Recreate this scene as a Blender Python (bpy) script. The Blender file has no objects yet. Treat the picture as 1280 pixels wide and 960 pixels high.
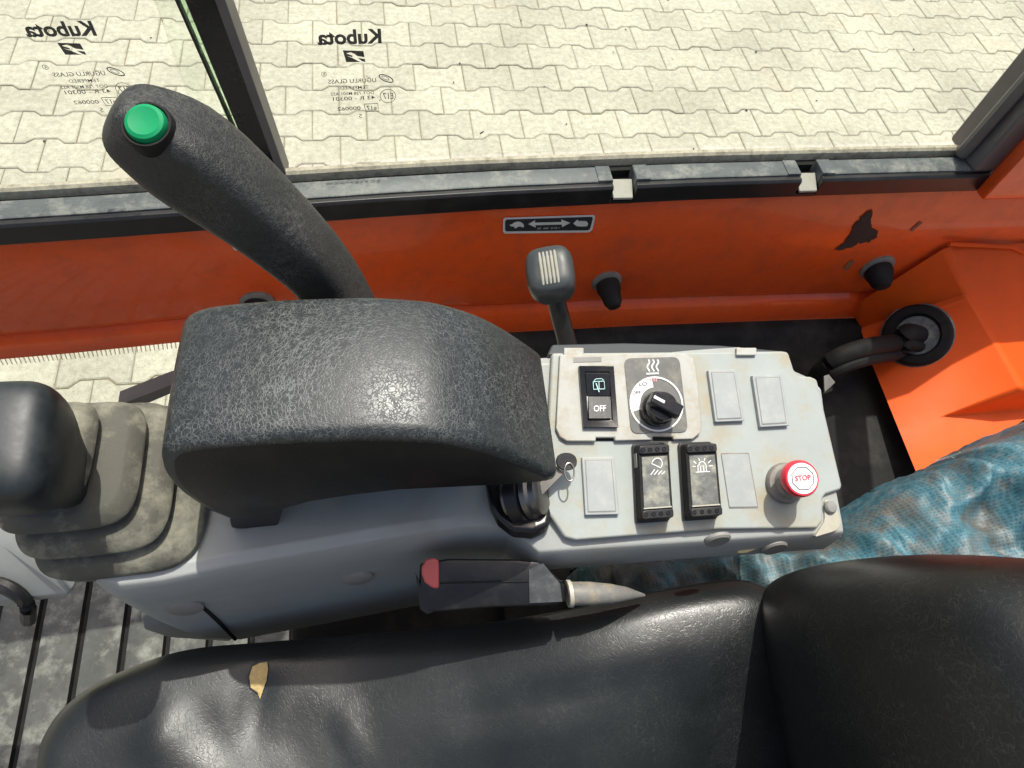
import bpy, bmesh, math, random
import numpy as np
from mathutils import Vector, Matrix, noise as mnoise
random.seed(7)
S = bpy.context.scene
COL = S.collection
rad = math.radians

# ------------------------------------------------------------------ camera
F_PX = 850.0
AX = np.array([.98379715, -.06910888, .16543015])      # world X, Y, Z seen in camera axes (right, down, forward)
AY = np.array([-.14284149, -.85977325, .49029202])
AZ = np.array([.10834888, -.50597818, -.85571409])
CAM2W = np.array([AX, AY, AZ])
EYE = np.array([0., 0., 1.95])
cam_d = bpy.data.cameras.new('camera'); cam = bpy.data.objects.new('camera', cam_d); COL.objects.link(cam)
r_, d_, f_ = CAM2W[:, 0], CAM2W[:, 1], CAM2W[:, 2]
cam.matrix_world = Matrix(((r_[0], -d_[0], -f_[0], EYE[0]), (r_[1], -d_[1], -f_[1], EYE[1]), (r_[2], -d_[2], -f_[2], EYE[2]), (0, 0, 0, 1)))
cam_d.sensor_width = 36.0; cam_d.sensor_fit = 'HORIZONTAL'; cam_d.lens = F_PX/1280*36
cam_d.clip_start = .02; cam_d.clip_end = 600
S.camera = cam
# ------------------------------------------------------------------ sky, sun, exposure
to_sun = Vector((.075, .285, .95)).normalized()
w = bpy.data.worlds.new('World'); S.world = w; w.use_nodes = True
wn = w.node_tree.nodes; sky = wn.new('ShaderNodeTexSky'); sky.sky_type = 'NISHITA'; sky.sun_disc = False
sky.sun_elevation = math.asin(to_sun.z); sky.sun_rotation = math.atan2(to_sun.x, to_sun.y)
w.node_tree.links.new(sky.outputs[0], wn['Background'].inputs[0]); wn['Background'].inputs[1].default_value = .15
sky.dust_density = 6.0; sky.ozone_density = .3; sky.air_density = 1.0
sd = bpy.data.lights.new('sun', 'SUN'); sd.energy = 4.2; sd.angle = rad(.5); sd.color = (1, .98, .91)
sun = bpy.data.objects.new('sun', sd); COL.objects.link(sun); sun.location = (0, 3, 8)
sun.rotation_euler = to_sun.to_track_quat('Z', 'Y').to_euler()
S.view_settings.view_transform = 'Standard'; S.view_settings.look = 'None'
S.view_settings.exposure = 0.05; S.view_settings.gamma = 1.0
S.cycles.max_bounces = 8; S.cycles.transparent_max_bounces = 12

# ------------------------------------------------------------------ helpers
def ray(x, y): return CAM2W @ np.array([(x-640)/F_PX, (y-480)/F_PX, 1.])
def onZ(x, y, z): r = ray(x, y); return EYE + r*(z-EYE[2])/r[2]
def onY(x, y, v): r = ray(x, y); return EYE + r*v/r[1]
def onX(x, y, v): r = ray(x, y); return EYE + r*v/r[0]
def onP(x, y, p, n): r = ray(x, y); return EYE + r*((np.array(p)-EYE) @ n)/(r @ n)
def at(x, y, d): return EYE + ray(x, y)*d
def proj(p):
    q = CAM2W.T @ (np.array(p)-EYE); return q[0]/q[2]*F_PX+640, q[1]/q[2]*F_PX+480, q[2]
def unit(v): v = np.array(v, float); return v/np.linalg.norm(v)

WLOC = {}
def thing(name, label, cat, loc=(0, 0, 0), group=None):
    o = bpy.data.objects.new(name, None); COL.objects.link(o); o.location = loc; o.empty_display_size = .05
    o['label'] = label; o['category'] = cat
    if group: o['group'] = group
    WLOC[o] = np.array(loc, float); return o
def obj(name, mesh, m, parent=None, label=None, bevel=0, seg=2, sharp=35, subsurf=0, smooth=True):
    """mesh = (verts, faces) in world metres; linked as ONE mesh object under its parent"""
    V, Fc = mesh[0], mesh[1]
    off = WLOC[parent] if parent is not None else np.zeros(3)
    V = np.array(V, float) - off
    me = bpy.data.meshes.new(name); me.from_pydata([tuple(v) for v in V], [], [tuple(f) for f in Fc])
    bm = bmesh.new(); bm.from_mesh(me); bmesh.ops.recalc_face_normals(bm, faces=bm.faces); bm.to_mesh(me); bm.free()
    if smooth:
        me.polygons.foreach_set('use_smooth', [True]*len(me.polygons))
        if not subsurf: me.set_sharp_from_angle(angle=rad(sharp))
    ms = m if isinstance(m, (list, tuple)) else [m]
    for k in ms: me.materials.append(k)
    if len(mesh) > 2: me.polygons.foreach_set('material_index', mesh[2])
    o = bpy.data.objects.new(name, me); COL.objects.link(o)
    if parent is not None: o.parent = parent
    WLOC[o] = off
    if label: o['label'] = label
    if bevel:
        b = o.modifiers.new('bevel', 'BEVEL'); b.width = bevel; b.segments = seg; b.limit_method = 'ANGLE'; b.angle_limit = rad(30); b.harden_normals = True
    if subsurf:
        s = o.modifiers.new('sub', 'SUBSURF'); s.levels = subsurf; s.render_levels = subsurf
    return o
def tag(o, label, cat=None, group=None, kind=None):
    if label: o['label'] = label
    if cat: o['category'] = cat
    if group: o['group'] = group
    if kind: o['kind'] = kind
    return o
def join(*ms):
    V = []; Fc = []
    for m in ms:
        k = len(V); V += [tuple(v) for v in m[0]]; Fc += [tuple(i+k for i in f) for f in m[1]]
    return V, Fc
def prism(poly, off):
    poly = [np.array(p, float) for p in poly]; off = np.array(off, float); n = len(poly)
    return [tuple(p) for p in poly]+[tuple(p+off) for p in poly], [tuple(range(n))[::-1], tuple(range(n, 2*n))]+[(i, (i+1) % n, (i+1) % n+n, i+n) for i in range(n)]
def loft(rings, cap0=True, cap1=True, closed=True):
    n = len(rings[0]); V = [tuple(p) for r in rings for p in r]; Fc = []
    for k in range(len(rings)-1):
        for i in range(n if closed else n-1):
            j = (i+1) % n; Fc.append((k*n+i, k*n+j, (k+1)*n+j, (k+1)*n+i))
    if cap0: Fc.append(tuple(range(n))[::-1])
    if cap1: Fc.append(tuple(range((len(rings)-1)*n, len(rings)*n)))
    return V, Fc
def basis(n, hint=(0, 0, 1)):
    n = unit(n); h = np.array(hint, float)
    if abs(n @ unit(h)) > .95: h = np.array([1., 0, 0])
    a = unit(np.cross(h, n)); return a, np.cross(n, a), n
def supel(t, e):
    c, s = math.cos(t), math.sin(t); return math.copysign(abs(c)**(2/e), c), math.copysign(abs(s)**(2/e), s)
def ring(c, a, b, ra, rb, n=24, e=2.):
    return [np.array(c)+np.array(a)*ra*supel(2*math.pi*i/n, e)[0]+np.array(b)*rb*supel(2*math.pi*i/n, e)[1] for i in range(n)]
def lathe(prof, c, axis, n=28, cap=True):
    a, b, ax = basis(axis); c = np.array(c, float)
    return loft([ring(c+ax*h, a, b, max(r, 1e-5), max(r, 1e-5), n) for r, h in prof], cap, cap)
def spline(P, m):
    P = [np.array(p, float) for p in P]; out = []
    for i in range(len(P)-1):
        p0 = P[max(i-1, 0)]; p1 = P[i]; p2 = P[i+1]; p3 = P[min(i+2, len(P)-1)]
        for k in range(m):
            t = k/m; out.append(.5*((2*p1)+(-p0+p2)*t+(2*p0-5*p1+4*p2-p3)*t*t+(-p0+3*p1-3*p2+p3)*t**3))
    out.append(P[-1]); return out
def spline_closed(P, m):
    P = [np.array(p, float) for p in P]; n = len(P); out = []
    for i in range(n):
        p0, p1, p2, p3 = P[i-1], P[i], P[(i+1) % n], P[(i+2) % n]
        for k in range(m):
            t = k/m; out.append(.5*((2*p1)+(-p0+p2)*t+(2*p0-5*p1+4*p2-p3)*t*t+(-p0+3*p1-3*p2+p3)*t**3))
    return out
def tube(path, r, n=12, hint=(0, 0, 1)):
    R = []
    for i, p in enumerate(path):
        d = np.array(path[min(i+1, len(path)-1)])-np.array(path[max(i-1, 0)]); a, b, _ = basis(d, hint)
        q = r[i] if isinstance(r, (list, tuple)) else r
        R.append(ring(p, a, b, q, q, n))
    return loft(R)
def boxm(c, ax, ay, az, sx, sy, sz):
    c = np.array(c, float); ax, ay, az = (np.array(v, float) for v in (ax, ay, az))
    p = [c-ax*sx/2-ay*sy/2, c+ax*sx/2-ay*sy/2, c+ax*sx/2+ay*sy/2, c-ax*sx/2+ay*sy/2]
    return prism([q-az*sz/2 for q in p], az*sz)
EX, EY, EZ = np.eye(3)
def rounded(poly, r, m=4):
    """round the corners of a planar polygon"""
    out = []; n = len(poly); P = [np.array(p, float) for p in poly]
    rs = r if isinstance(r, (list, tuple)) else [r]*n
    for i in range(n):
        p, a, b = P[i], P[i-1], P[(i+1) % n]; q = rs[i]
        if q <= 0: out.append(p); continue
        u, v = a-p, b-p; lu, lv = np.linalg.norm(u), np.linalg.norm(v); k = min(q, lu*.45, lv*.45); A = p+u/lu*k; B = p+v/lv*k
        for t in range(m+1):
            s = t/m; out.append((1-s)**2*A+2*s*(1-s)*p+s*s*B)
    return out
def text_mesh(txt, bold=0., res=3):
    cu = bpy.data.curves.new('lettering', 'FONT'); cu.body = txt; cu.size = 1; cu.resolution_u = res; cu.offset = bold
    o = bpy.data.objects.new('lettering', cu); COL.objects.link(o)
    dg = bpy.context.evaluated_depsgraph_get(); me = bpy.data.meshes.new_from_object(o.evaluated_get(dg))
    V = [np.array(v.co) for v in me.vertices]; Fc = [tuple(p.vertices) for p in me.polygons]
    bpy.data.objects.remove(o); bpy.data.curves.remove(cu); bpy.data.meshes.remove(me)
    xs = [v[0] for v in V]; ys = [v[1] for v in V]
    x0, x1, y0, y1 = min(xs), max(xs), min(ys), max(ys)
    return [((v[0]-x0)/(x1-x0), (v[1]-y0)/(y1-y0)) for v in V], Fc          # fitted to the unit square
def text_on(txt, o, u, v, bold=0.):
    """fit the words on the parallelogram o + u, v"""
    V, Fc = text_mesh(txt, bold); o, u, v = (np.array(k, float) for k in (o, u, v))
    return [tuple(o+u*a+v*b) for a, b in V], Fc
def stroke(path, wd, nrm):
    """flat ribbon along a path lying on a surface"""
    P = [np.array(p, float) for p in path]; L = []; R = []
    for i, p in enumerate(P):
        d = unit(P[min(i+1, len(P)-1)]-P[max(i-1, 0)]); s = np.cross(nrm, d)*wd/2; L.append(p+s); R.append(p-s)
    n = len(P); return [tuple(q) for q in L+R], [(i, i+1, n+i+1, n+i) for i in range(n-1)]

# ------------------------------------------------------------------ materials
def nodes(name):
    m = bpy.data.materials.new(name); m.use_nodes = True; nt = m.node_tree
    return m, nt, nt.nodes['Principled BSDF'], (lambda t: nt.nodes.new(t)), nt.links.new
def mat(name, col, rough=.5, var=.2, vs=30, bump=.0, bs=300, dirt=None, da=.0, ds=20, metal=0., spec=.5, coat=0., rvar=.1):
    m, nt, b, N, L = nodes(name)
    tc = N('ShaderNodeTexCoord'); co = tc.outputs['Object']
    n1 = N('ShaderNodeTexNoise'); n1.inputs['Scale'].default_value = vs; n1.inputs['Detail'].default_value = 6; n1.inputs['Roughness'].default_value = .65; L(co, n1.inputs['Vector'])
    mr = N('ShaderNodeMapRange'); mr.inputs[1].default_value = .25; mr.inputs[2].default_value = .75; mr.inputs[3].default_value = 1-var; mr.inputs[4].default_value = 1+var; L(n1.outputs[0], mr.inputs[0])
    mx = N('ShaderNodeMix'); mx.data_type = 'RGBA'; mx.blend_type = 'MULTIPLY'; mx.inputs[0].default_value = 1; mx.inputs[6].default_value = (*col, 1)
    L(mr.outputs[0], mx.inputs[7]); out = mx.outputs[2]
    n3 = N('ShaderNodeTexNoise'); n3.inputs['Scale'].default_value = ds; n3.inputs['Detail'].default_value = 8; n3.inputs['Roughness'].default_value = .7; L(co, n3.inputs['Vector'])
    if dirt:
        rp = N('ShaderNodeMapRange'); rp.inputs[1].default_value = .48; rp.inputs[2].default_value = .72; rp.inputs[3].default_value = 0; rp.inputs[4].default_value = da; rp.clamp = True; L(n3.outputs[0], rp.inputs[0])
        m2 = N('ShaderNodeMix'); m2.data_type = 'RGBA'; m2.inputs[7].default_value = (*dirt, 1); L(rp.outputs[0], m2.inputs[0]); L(out, m2.inputs[6]); out = m2.outputs[2]
    L(out, b.inputs['Base Color'])
    r2 = N('ShaderNodeMapRange'); r2.inputs[1].default_value = .3; r2.inputs[2].default_value = .7; r2.inputs[3].default_value = max(.02, rough-rvar); r2.inputs[4].default_value = min(1, rough+rvar); L(n3.outputs[0], r2.inputs[0]); L(r2.outputs[0], b.inputs['Roughness'])
    b.inputs['Metallic'].default_value = metal; b.inputs['Specular IOR Level'].default_value = spec; b.inputs['Coat Weight'].default_value = coat
    if bump:
        n2 = N('ShaderNodeTexNoise'); n2.inputs['Scale'].default_value = bs; n2.inputs['Detail'].default_value = 3; L(co, n2.inputs['Vector'])
        bp = N('ShaderNodeBump'); bp.inputs['Strength'].default_value = bump; bp.inputs['Distance'].default_value = .0015; L(n2.outputs[0], bp.inputs['Height']); L(bp.outputs[0], b.inputs['Normal'])
    return m

def grain_leather(name, base, dust, cell, dustmask_scale, amount, rough=.38, warp=.35, depth=.1, wd=.09):
    """black moulded skin with a net of fine dusty creases that fade in and out"""
    m, nt, b, N, L = nodes(name)
    tc = N('ShaderNodeTexCoord'); co = tc.outputs['Object']
    nz = N('ShaderNodeTexNoise'); nz.inputs['Scale'].default_value = cell*.55; nz.inputs['Detail'].default_value = 1; L(co, nz.inputs['Vector'])
    sb_ = N('ShaderNodeVectorMath'); sb_.operation = 'SUBTRACT'; sb_.inputs[1].default_value = (.5, .5, .5); L(nz.outputs['Color'], sb_.inputs[0])
    sc = N('ShaderNodeVectorMath'); sc.operation = 'SCALE'; sc.inputs['Scale'].default_value = warp/cell*4; L(sb_.outputs[0], sc.inputs[0])
    ad = N('ShaderNodeVectorMath'); ad.operation = 'ADD'; L(co, ad.inputs[0]); L(sc.outputs[0], ad.inputs[1])
    def net(scale, w_, stretch):
        mp = N('ShaderNodeMapping'); mp.inputs['Scale'].default_value = stretch; L(ad.outputs[0], mp.inputs['Vector'])
        vo = N('ShaderNodeTexVoronoi'); vo.feature = 'DISTANCE_TO_EDGE'; vo.inputs['Scale'].default_value = scale; L(mp.outputs[0], vo.inputs['Vector'])
        r = N('ShaderNodeMapRange'); r.interpolation_type = 'SMOOTHSTEP'; r.inputs[1].default_value = 0; r.inputs[2].default_value = w_; r.inputs[3].default_value = 1; r.inputs[4].default_value = 0; L(vo.outputs[0], r.inputs[0])
        nb = N('ShaderNodeTexNoise'); nb.inputs['Scale'].default_value = scale*.45; nb.inputs['Detail'].default_value = 2; L(co, nb.inputs['Vector'])
        rb = N('ShaderNodeMapRange'); rb.inputs[1].default_value = .36; rb.inputs[2].default_value = .56; L(nb.outputs[0], rb.inputs[0])
        m2 = N('ShaderNodeMath'); m2.operation = 'MULTIPLY'; L(r.outputs[0], m2.inputs[0]); L(rb.outputs[0], m2.inputs[1]); return m2.outputs[0]
    l1, l2 = net(cell, wd, (1, .75, 1)), net(cell*1.45, wd*.9, (.8, 1.1, 1))
    mxl = N('ShaderNodeMath'); mxl.operation = 'MAXIMUM'; L(l1, mxl.inputs[0]); L(l2, mxl.inputs[1])
    nm = N('ShaderNodeTexNoise'); nm.inputs['Scale'].default_value = dustmask_scale; nm.inputs['Detail'].default_value = 2; L(co, nm.inputs['Vector'])
    rm = N('ShaderNodeMapRange'); rm.inputs[1].default_value = .35; rm.inputs[2].default_value = .65; rm.inputs[3].default_value = amount*.25; rm.inputs[4].default_value = amount; L(nm.outputs[0], rm.inputs[0])
    fa = N('ShaderNodeMath'); fa.operation = 'MULTIPLY'; L(mxl.outputs[0], fa.inputs[0]); L(rm.outputs[0], fa.inputs[1])
    mx = N('ShaderNodeMix'); mx.data_type = 'RGBA'; mx.inputs[6].default_value = (*base, 1); mx.inputs[7].default_value = (*dust, 1); L(fa.outputs[0], mx.inputs[0])
    L(mx.outputs[2], b.inputs['Base Color'])
    rr = N('ShaderNodeMapRange'); rr.inputs[3].default_value = rough; rr.inputs[4].default_value = rough+.25; L(mxl.outputs[0], rr.inputs[0]); L(rr.outputs[0], b.inputs['Roughness'])
    bp = N('ShaderNodeBump'); bp.inputs['Strength'].default_value = depth; bp.inputs['Distance'].default_value = .0006; bp.invert = True; L(mxl.outputs[0], bp.inputs['Height']); L(bp.outputs[0], b.inputs['Normal'])
    return m

def vinyl(name, base, rough=.40):
    """seat vinyl: fine wrinkles, pale hairline scuffs"""
    m, nt, b, N, L = nodes(name)
    tc = N('ShaderNodeTexCoord'); co = tc.outputs['Object']
    n1 = N('ShaderNodeTexNoise'); n1.inputs['Scale'].default_value = 18; n1.inputs['Detail'].default_value = 7; n1.inputs['Roughness'].default_value = .6; L(co, n1.inputs['Vector'])
    wv = N('ShaderNodeTexNoise'); wv.inputs['Scale'].default_value = 60; wv.inputs['Detail'].default_value = 2; L(co, wv.inputs['Vector'])
    sc = N('ShaderNodeVectorMath'); sc.operation = 'SCALE'; sc.inputs['Scale'].default_value = .03; L(wv.outputs['Color'], sc.inputs[0])
    ad = N('ShaderNodeVectorMath'); ad.operation = 'ADD'; L(co, ad.inputs[0]); L(sc.outputs[0], ad.inputs[1])
    mp = N('ShaderNodeMapping'); mp.inputs['Scale'].default_value = (1.0, .30, 1.0); L(ad.outputs[0], mp.inputs['Vector'])
    vo = N('ShaderNodeTexVoronoi'); vo.feature = 'DISTANCE_TO_EDGE'; vo.inputs['Scale'].default_value = 340; L(mp.outputs[0], vo.inputs['Vector'])
    ln = N('ShaderNodeMapRange'); ln.inputs[1].default_value = 0; ln.inputs[2].default_value = .07; ln.inputs[3].default_value = 1; ln.inputs[4].default_value = 0; L(vo.outputs[0], ln.inputs[0])
    rm = N('ShaderNodeMapRange'); rm.inputs[1].default_value = .47; rm.inputs[2].default_value = .68; rm.inputs[3].default_value = .03; rm.inputs[4].default_value = .15; L(n1.outputs[0], rm.inputs[0])
    fa = N('ShaderNodeMath'); fa.operation = 'MULTIPLY'; L(ln.outputs[0], fa.inputs[0]); L(rm.outputs[0], fa.inputs[1])
    n4 = N('ShaderNodeTexNoise'); n4.inputs['Scale'].default_value = 9; n4.inputs['Detail'].default_value = 5; L(co, n4.inputs['Vector'])
    g = N('ShaderNodeMapRange'); g.inputs[1].default_value = .35; g.inputs[2].default_value = .75; g.inputs[3].default_value = .7; g.inputs[4].default_value = 1.6; L(n4.outputs[0], g.inputs[0])
    c0 = N('ShaderNodeMix'); c0.data_type = 'RGBA'; c0.blend_type = 'MULTIPLY'; c0.inputs[0].default_value = 1; c0.inputs[6].default_value = (*base, 1); L(g.outputs[0], c0.inputs[7])
    mx = N('ShaderNodeMix'); mx.data_type = 'RGBA'; mx.inputs[7].default_value = (.16, .165, .15, 1); L(c0.outputs[2], mx.inputs[6]); L(fa.outputs[0], mx.inputs[0])
    L(mx.outputs[2], b.inputs['Base Color'])
    r2 = N('ShaderNodeMapRange'); r2.inputs[1].default_value = .3; r2.inputs[2].default_value = .7; r2.inputs[3].default_value = rough-.06; r2.inputs[4].default_value = rough+.14; L(n4.outputs[0], r2.inputs[0]); L(r2.outputs[0], b.inputs['Roughness'])
    hs = N('ShaderNodeTexNoise'); hs.inputs['Scale'].default_value = 420; hs.inputs['Detail'].default_value = 3; L(co, hs.inputs['Vector'])
    b1 = N('ShaderNodeBump'); b1.inputs['Strength'].default_value = .07; b1.inputs['Distance'].default_value = .001; L(hs.outputs[0], b1.inputs['Height'])
    b2 = N('ShaderNodeBump'); b2.inputs['Strength'].default_value = .12; b2.inputs['Distance'].default_value = .0008; b2.invert = True; L(ln.outputs[0], b2.inputs['Height']); L(b1.outputs[0], b2.inputs['Normal'])
    L(b2.outputs[0], b.inputs['Normal'])
    return m

def paver_mat(name):
    m, nt, b, N, L = nodes(name)
    tc = N('ShaderNodeTexCoord'); geo = N('ShaderNodeNewGeometry'); oi = N('ShaderNodeObjectInfo')
    co = geo.outputs['Position']
    n1 = N('ShaderNodeTexNoise'); n1.inputs['Scale'].default_value = 2.2; n1.inputs['Detail'].default_value = 5; L(co, n1.inputs['Vector'])
    n2 = N('ShaderNodeTexNoise'); n2.inputs['Scale'].default_value = 38; n2.inputs['Detail'].default_value = 7; n2.inputs['Roughness'].default_value = .75; L(co, n2.inputs['Vector'])
    n3 = N('ShaderNodeTexNoise'); n3.inputs['Scale'].default_value = 260; n3.inputs['Detail'].default_value = 2; L(co, n3.inputs['Vector'])
    cr = N('ShaderNodeValToRGB'); cr.color_ramp.elements[0].position = .3; cr.color_ramp.elements[0].color = (.33, .312, .25, 1); cr.color_ramp.elements[1].position = .68; cr.color_ramp.elements[1].color = (.545, .53, .43, 1); L(n2.outputs[0], cr.inputs[0])
    def mul(src, val_out, lo, hi, a=.3, c=.7):
        r = N('ShaderNodeMapRange'); r.inputs[1].default_value = a; r.inputs[2].default_value = c; r.inputs[3].default_value = lo; r.inputs[4].default_value = hi; L(val_out, r.inputs[0])
        x = N('ShaderNodeMix'); x.data_type = 'RGBA'; x.blend_type = 'MULTIPLY'; x.inputs[0].default_value = 1; L(src, x.inputs[6]); L(r.outputs[0], x.inputs[7]); return x.outputs[2]
    o = mul(cr.outputs[0], n1.outputs[0], .84, 1.10); o = mul(o, n3.outputs[0], .86, 1.12); o = mul(o, oi.outputs['Random'], .93, 1.05, 0, 1)
    # faint reddish and rusty stains here and there
    n5 = N('ShaderNodeTexNoise'); n5.inputs['Scale'].default_value = 1.7; n5.inputs['Detail'].default_value = 6; n5.inputs['Roughness'].default_value = .6; L(co, n5.inputs['Vector'])
    rs = N('ShaderNodeMapRange'); rs.inputs[1].default_value = .6; rs.inputs[2].default_value = .72; rs.inputs[3].default_value = 0; rs.inputs[4].default_value = .3; L(n5.outputs[0], rs.inputs[0])
    x = N('ShaderNodeMix'); x.data_type = 'RGBA'; x.inputs[7].default_value = (.46, .33, .22, 1); L(rs.outputs[0], x.inputs[0]); L(o, x.inputs[6])
    L(x.outputs[2], b.inputs['Base Color']); b.inputs['Roughness'].default_value = .88
    bp = N('ShaderNodeBump'); bp.inputs['Strength'].default_value = .5; bp.inputs['Distance'].default_value = .003; L(n2.outputs[0], bp.inputs['Height'])
    b3 = N('ShaderNodeBump'); b3.inputs['Strength'].default_value = .4; b3.inputs['Distance'].default_value = .001; L(n3.outputs[0], b3.inputs['Height']); L(bp.outputs[0], b3.inputs['Normal']); L(b3.outputs[0], b.inputs['Normal'])
    return m

def glass_mat(name, tint, gl=.06):
    m, nt, b, N, L = nodes(name); nt.nodes.remove(b)
    out = nt.nodes['Material Output']; tr = N('ShaderNodeBsdfTransparent'); tr.inputs[0].default_value = (*tint, 1)
    gs = N('ShaderNodeBsdfGlossy'); gs.inputs['Roughness'].default_value = .02
    lw = N('ShaderNodeLayerWeight'); lw.inputs[0].default_value = .5
    pw_ = N('ShaderNodeMath'); pw_.operation = 'POWER'; pw_.inputs[1].default_value = 4.5; L(lw.outputs['Facing'], pw_.inputs[0])
    fr = N('ShaderNodeMath'); fr.operation = 'MULTIPLY_ADD'; fr.inputs[1].default_value = .7; fr.inputs[2].default_value = gl*.35; L(pw_.outputs[0], fr.inputs[0])
    mx = N('ShaderNodeMixShader'); L(fr.outputs[0], mx.inputs[0]); L(tr.outputs[0], mx.inputs[1]); L(gs.outputs[0], mx.inputs[2]); L(mx.outputs[0], out.inputs[0]); return m

def tarp_mat(name):
    m, nt, b, N, L = nodes(name)
    tc = N('ShaderNodeTexCoord'); co = tc.outputs['Object']
    n1 = N('ShaderNodeTexNoise'); n1.inputs['Scale'].default_value = 60; n1.inputs['Detail'].default_value = 10; n1.inputs['Roughness'].default_value = .82; L(co, n1.inputs['Vector'])
    cr = N('ShaderNodeValToRGB'); e = cr.color_ramp.elements
    e[0].position = .24; e[0].color = (.022, .085, .115, 1); e[1].position = .76; e[1].color = (.20, .185, .15, 1)
    k = e.new(.43); k.color = (.05, .165, .215, 1); k = e.new(.52); k.color = (.085, .225, .275, 1); k = e.new(.59); k.color = (.19, .25, .26, 1)
    L(n1.outputs[0], cr.inputs[0])
    n2 = N('ShaderNodeTexNoise'); n2.inputs['Scale'].default_value = 16; n2.inputs['Detail'].default_value = 8; n2.inputs['Roughness'].default_value = .7; L(co, n2.inputs['Vector'])
    r = N('ShaderNodeMapRange'); r.inputs[1].default_value = .46; r.inputs[2].default_value = .62; r.inputs[3].default_value = 0; r.inputs[4].default_value = .8; L(n2.outputs[0], r.inputs[0])
    x = N('ShaderNodeMix'); x.data_type = 'RGBA'; x.inputs[7].default_value = (.13, .105, .08, 1); L(r.outputs[0], x.inputs[0]); L(cr.outputs[0], x.inputs[6])
    b.inputs['Roughness'].default_value = .48
    wx = N('ShaderNodeTexWave'); wx.inputs['Scale'].default_value = 105; wx.bands_direction = 'X'; wx.inputs['Distortion'].default_value = 1.5; L(co, wx.inputs['Vector'])
    wy = N('ShaderNodeTexWave'); wy.inputs['Scale'].default_value = 105; wy.bands_direction = 'Y'; wy.inputs['Distortion'].default_value = 1.5; L(co, wy.inputs['Vector'])
    mxx = N('ShaderNodeMath'); mxx.operation = 'MAXIMUM'; L(wx.outputs[1], mxx.inputs[0]); L(wy.outputs[1], mxx.inputs[1])
    wr = N('ShaderNodeMapRange'); wr.inputs[3].default_value = .52; wr.inputs[4].default_value = .86; L(mxx.outputs[0], wr.inputs[0])
    wm = N('ShaderNodeMix'); wm.data_type = 'RGBA'; wm.blend_type = 'MULTIPLY'; wm.inputs[0].default_value = 1; L(x.outputs[2], wm.inputs[6]); L(wr.outputs[0], wm.inputs[7]); L(wm.outputs[2], b.inputs['Base Color'])
    b1 = N('ShaderNodeBump'); b1.inputs['Strength'].default_value = .16; b1.inputs['Distance'].default_value = .0006; L(mxx.outputs[0], b1.inputs['Height'])
    b2 = N('ShaderNodeBump'); vc = N('ShaderNodeTexVoronoi'); vc.inputs['Scale'].default_value = 70; vc.feature = 'SMOOTH_F1'; vc.inputs['Smoothness'].default_value = .15
    ws = N('ShaderNodeVectorMath'); ws.operation = 'SCALE'; ws.inputs['Scale'].default_value = .04; L(n2.outputs['Color'], ws.inputs[0]); wa = N('ShaderNodeVectorMath'); L(co, wa.inputs[0]); L(ws.outputs[0], wa.inputs[1]); L(wa.outputs[0], vc.inputs['Vector'])
    hs = N('ShaderNodeMath'); hs.operation = 'MULTIPLY_ADD'; hs.inputs[1].default_value = .5; L(n1.outputs[0], hs.inputs[0]); L(vc.outputs[0], hs.inputs[2])
    b2.inputs['Strength'].default_value = .3; b2.inputs['Distance'].default_value = .003; L(hs.outputs[0], b2.inputs['Height']); L(b1.outputs[0], b2.inputs['Normal']); L(b2.outputs[0], b.inputs['Normal'])
    return m

TAN = (.33, .27, .17)
M_PAVER = paver_mat('paver concrete')
M_SAND = mat('joint sand', (.24, .205, .14), .95, .3, 60)
M_ORANGE = mat('orange paint', (.90, .105, .014), .33, .08, 9, .05, 90, dirt=(.36, .07, .03), da=.45, ds=22, coat=.3)
M_ORANGE2 = mat('orange housing paint', (.84, .105, .008), .5, .08, 12, .10, 60, dirt=(.55, .09, .02), da=.4, ds=18, spec=.22)
M_CHIP = mat('bare chipped metal', (.035, .026, .024), .7, .4, 120, .3, 300)
M_SCUFF = mat('dusty scuff', (.26, .115, .065), .7, .3, 200)
M_BLACK = mat('black plastic', (.012, .012, .013), .42, .2, 60, .06, 500, dirt=(.06, .055, .045), da=.5, ds=40)
M_BLACKM = mat('matt black rubber', (.010, .010, .010), .72, .3, 50, .2, 300, dirt=(.06, .055, .045), da=.45, ds=22, spec=.3)
M_GLOSS = mat('gloss black plastic', (.012, .012, .013), .22, .2, 40, .03, 300, dirt=(.05, .045, .04), da=.3, ds=60)
M_SILL = mat('weathered window channel', (.105, .118, .118), .5, .22, 70, .15, 200, dirt=(.40, .39, .33), da=.8, ds=45)
M_SILLB = mat('black window frame', (.016, .015, .015), .38, .25, 40, .05, 300, dirt=(.06, .05, .045), da=.35, ds=20)
M_SEAL = mat('dusty window seal', (.55, .50, .37), .8, .3, 150, .2, 300, dirt=(.12, .10, .07), da=.7, ds=90)
M_GREYBAR = mat('grey frame edge', (.15, .135, .125), .5, .15, 40)
M_CREAM = mat('cream plastic', (.44, .43, .36), .5, .1, 60, .05, 300, dirt=TAN, da=.7, ds=60)
M_PLATE = mat('light grey switch panel', (.345, .378, .358), .55, .08, 24, .05, 500, dirt=(.36, .30, .18), da=.95, ds=30)
M_COVER = mat('pale switch cover', (.42, .425, .385), .55, .08, 40, .05, 500, dirt=(.34, .27, .17), da=.8, ds=55)
M_BLANK = mat('blank switch plastic', (.335, .358, .35), .5, .07, 60, .04, 500, dirt=(.45, .45, .40), da=.6, ds=60)
M_GREY = mat('grey console plastic', (.34, .355, .34), .5, .08, 18, .06, 500, dirt=(.30, .28, .23), da=.5, ds=20)
M_LABELG = mat('dark grey heater label', (.13, .13, .12), .55, .2, 60, .05, 300, dirt=(.30, .28, .22), da=.6, ds=90)
M_WHITE = mat('white print', (.80, .80, .78), .5, .05, 60)
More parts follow.
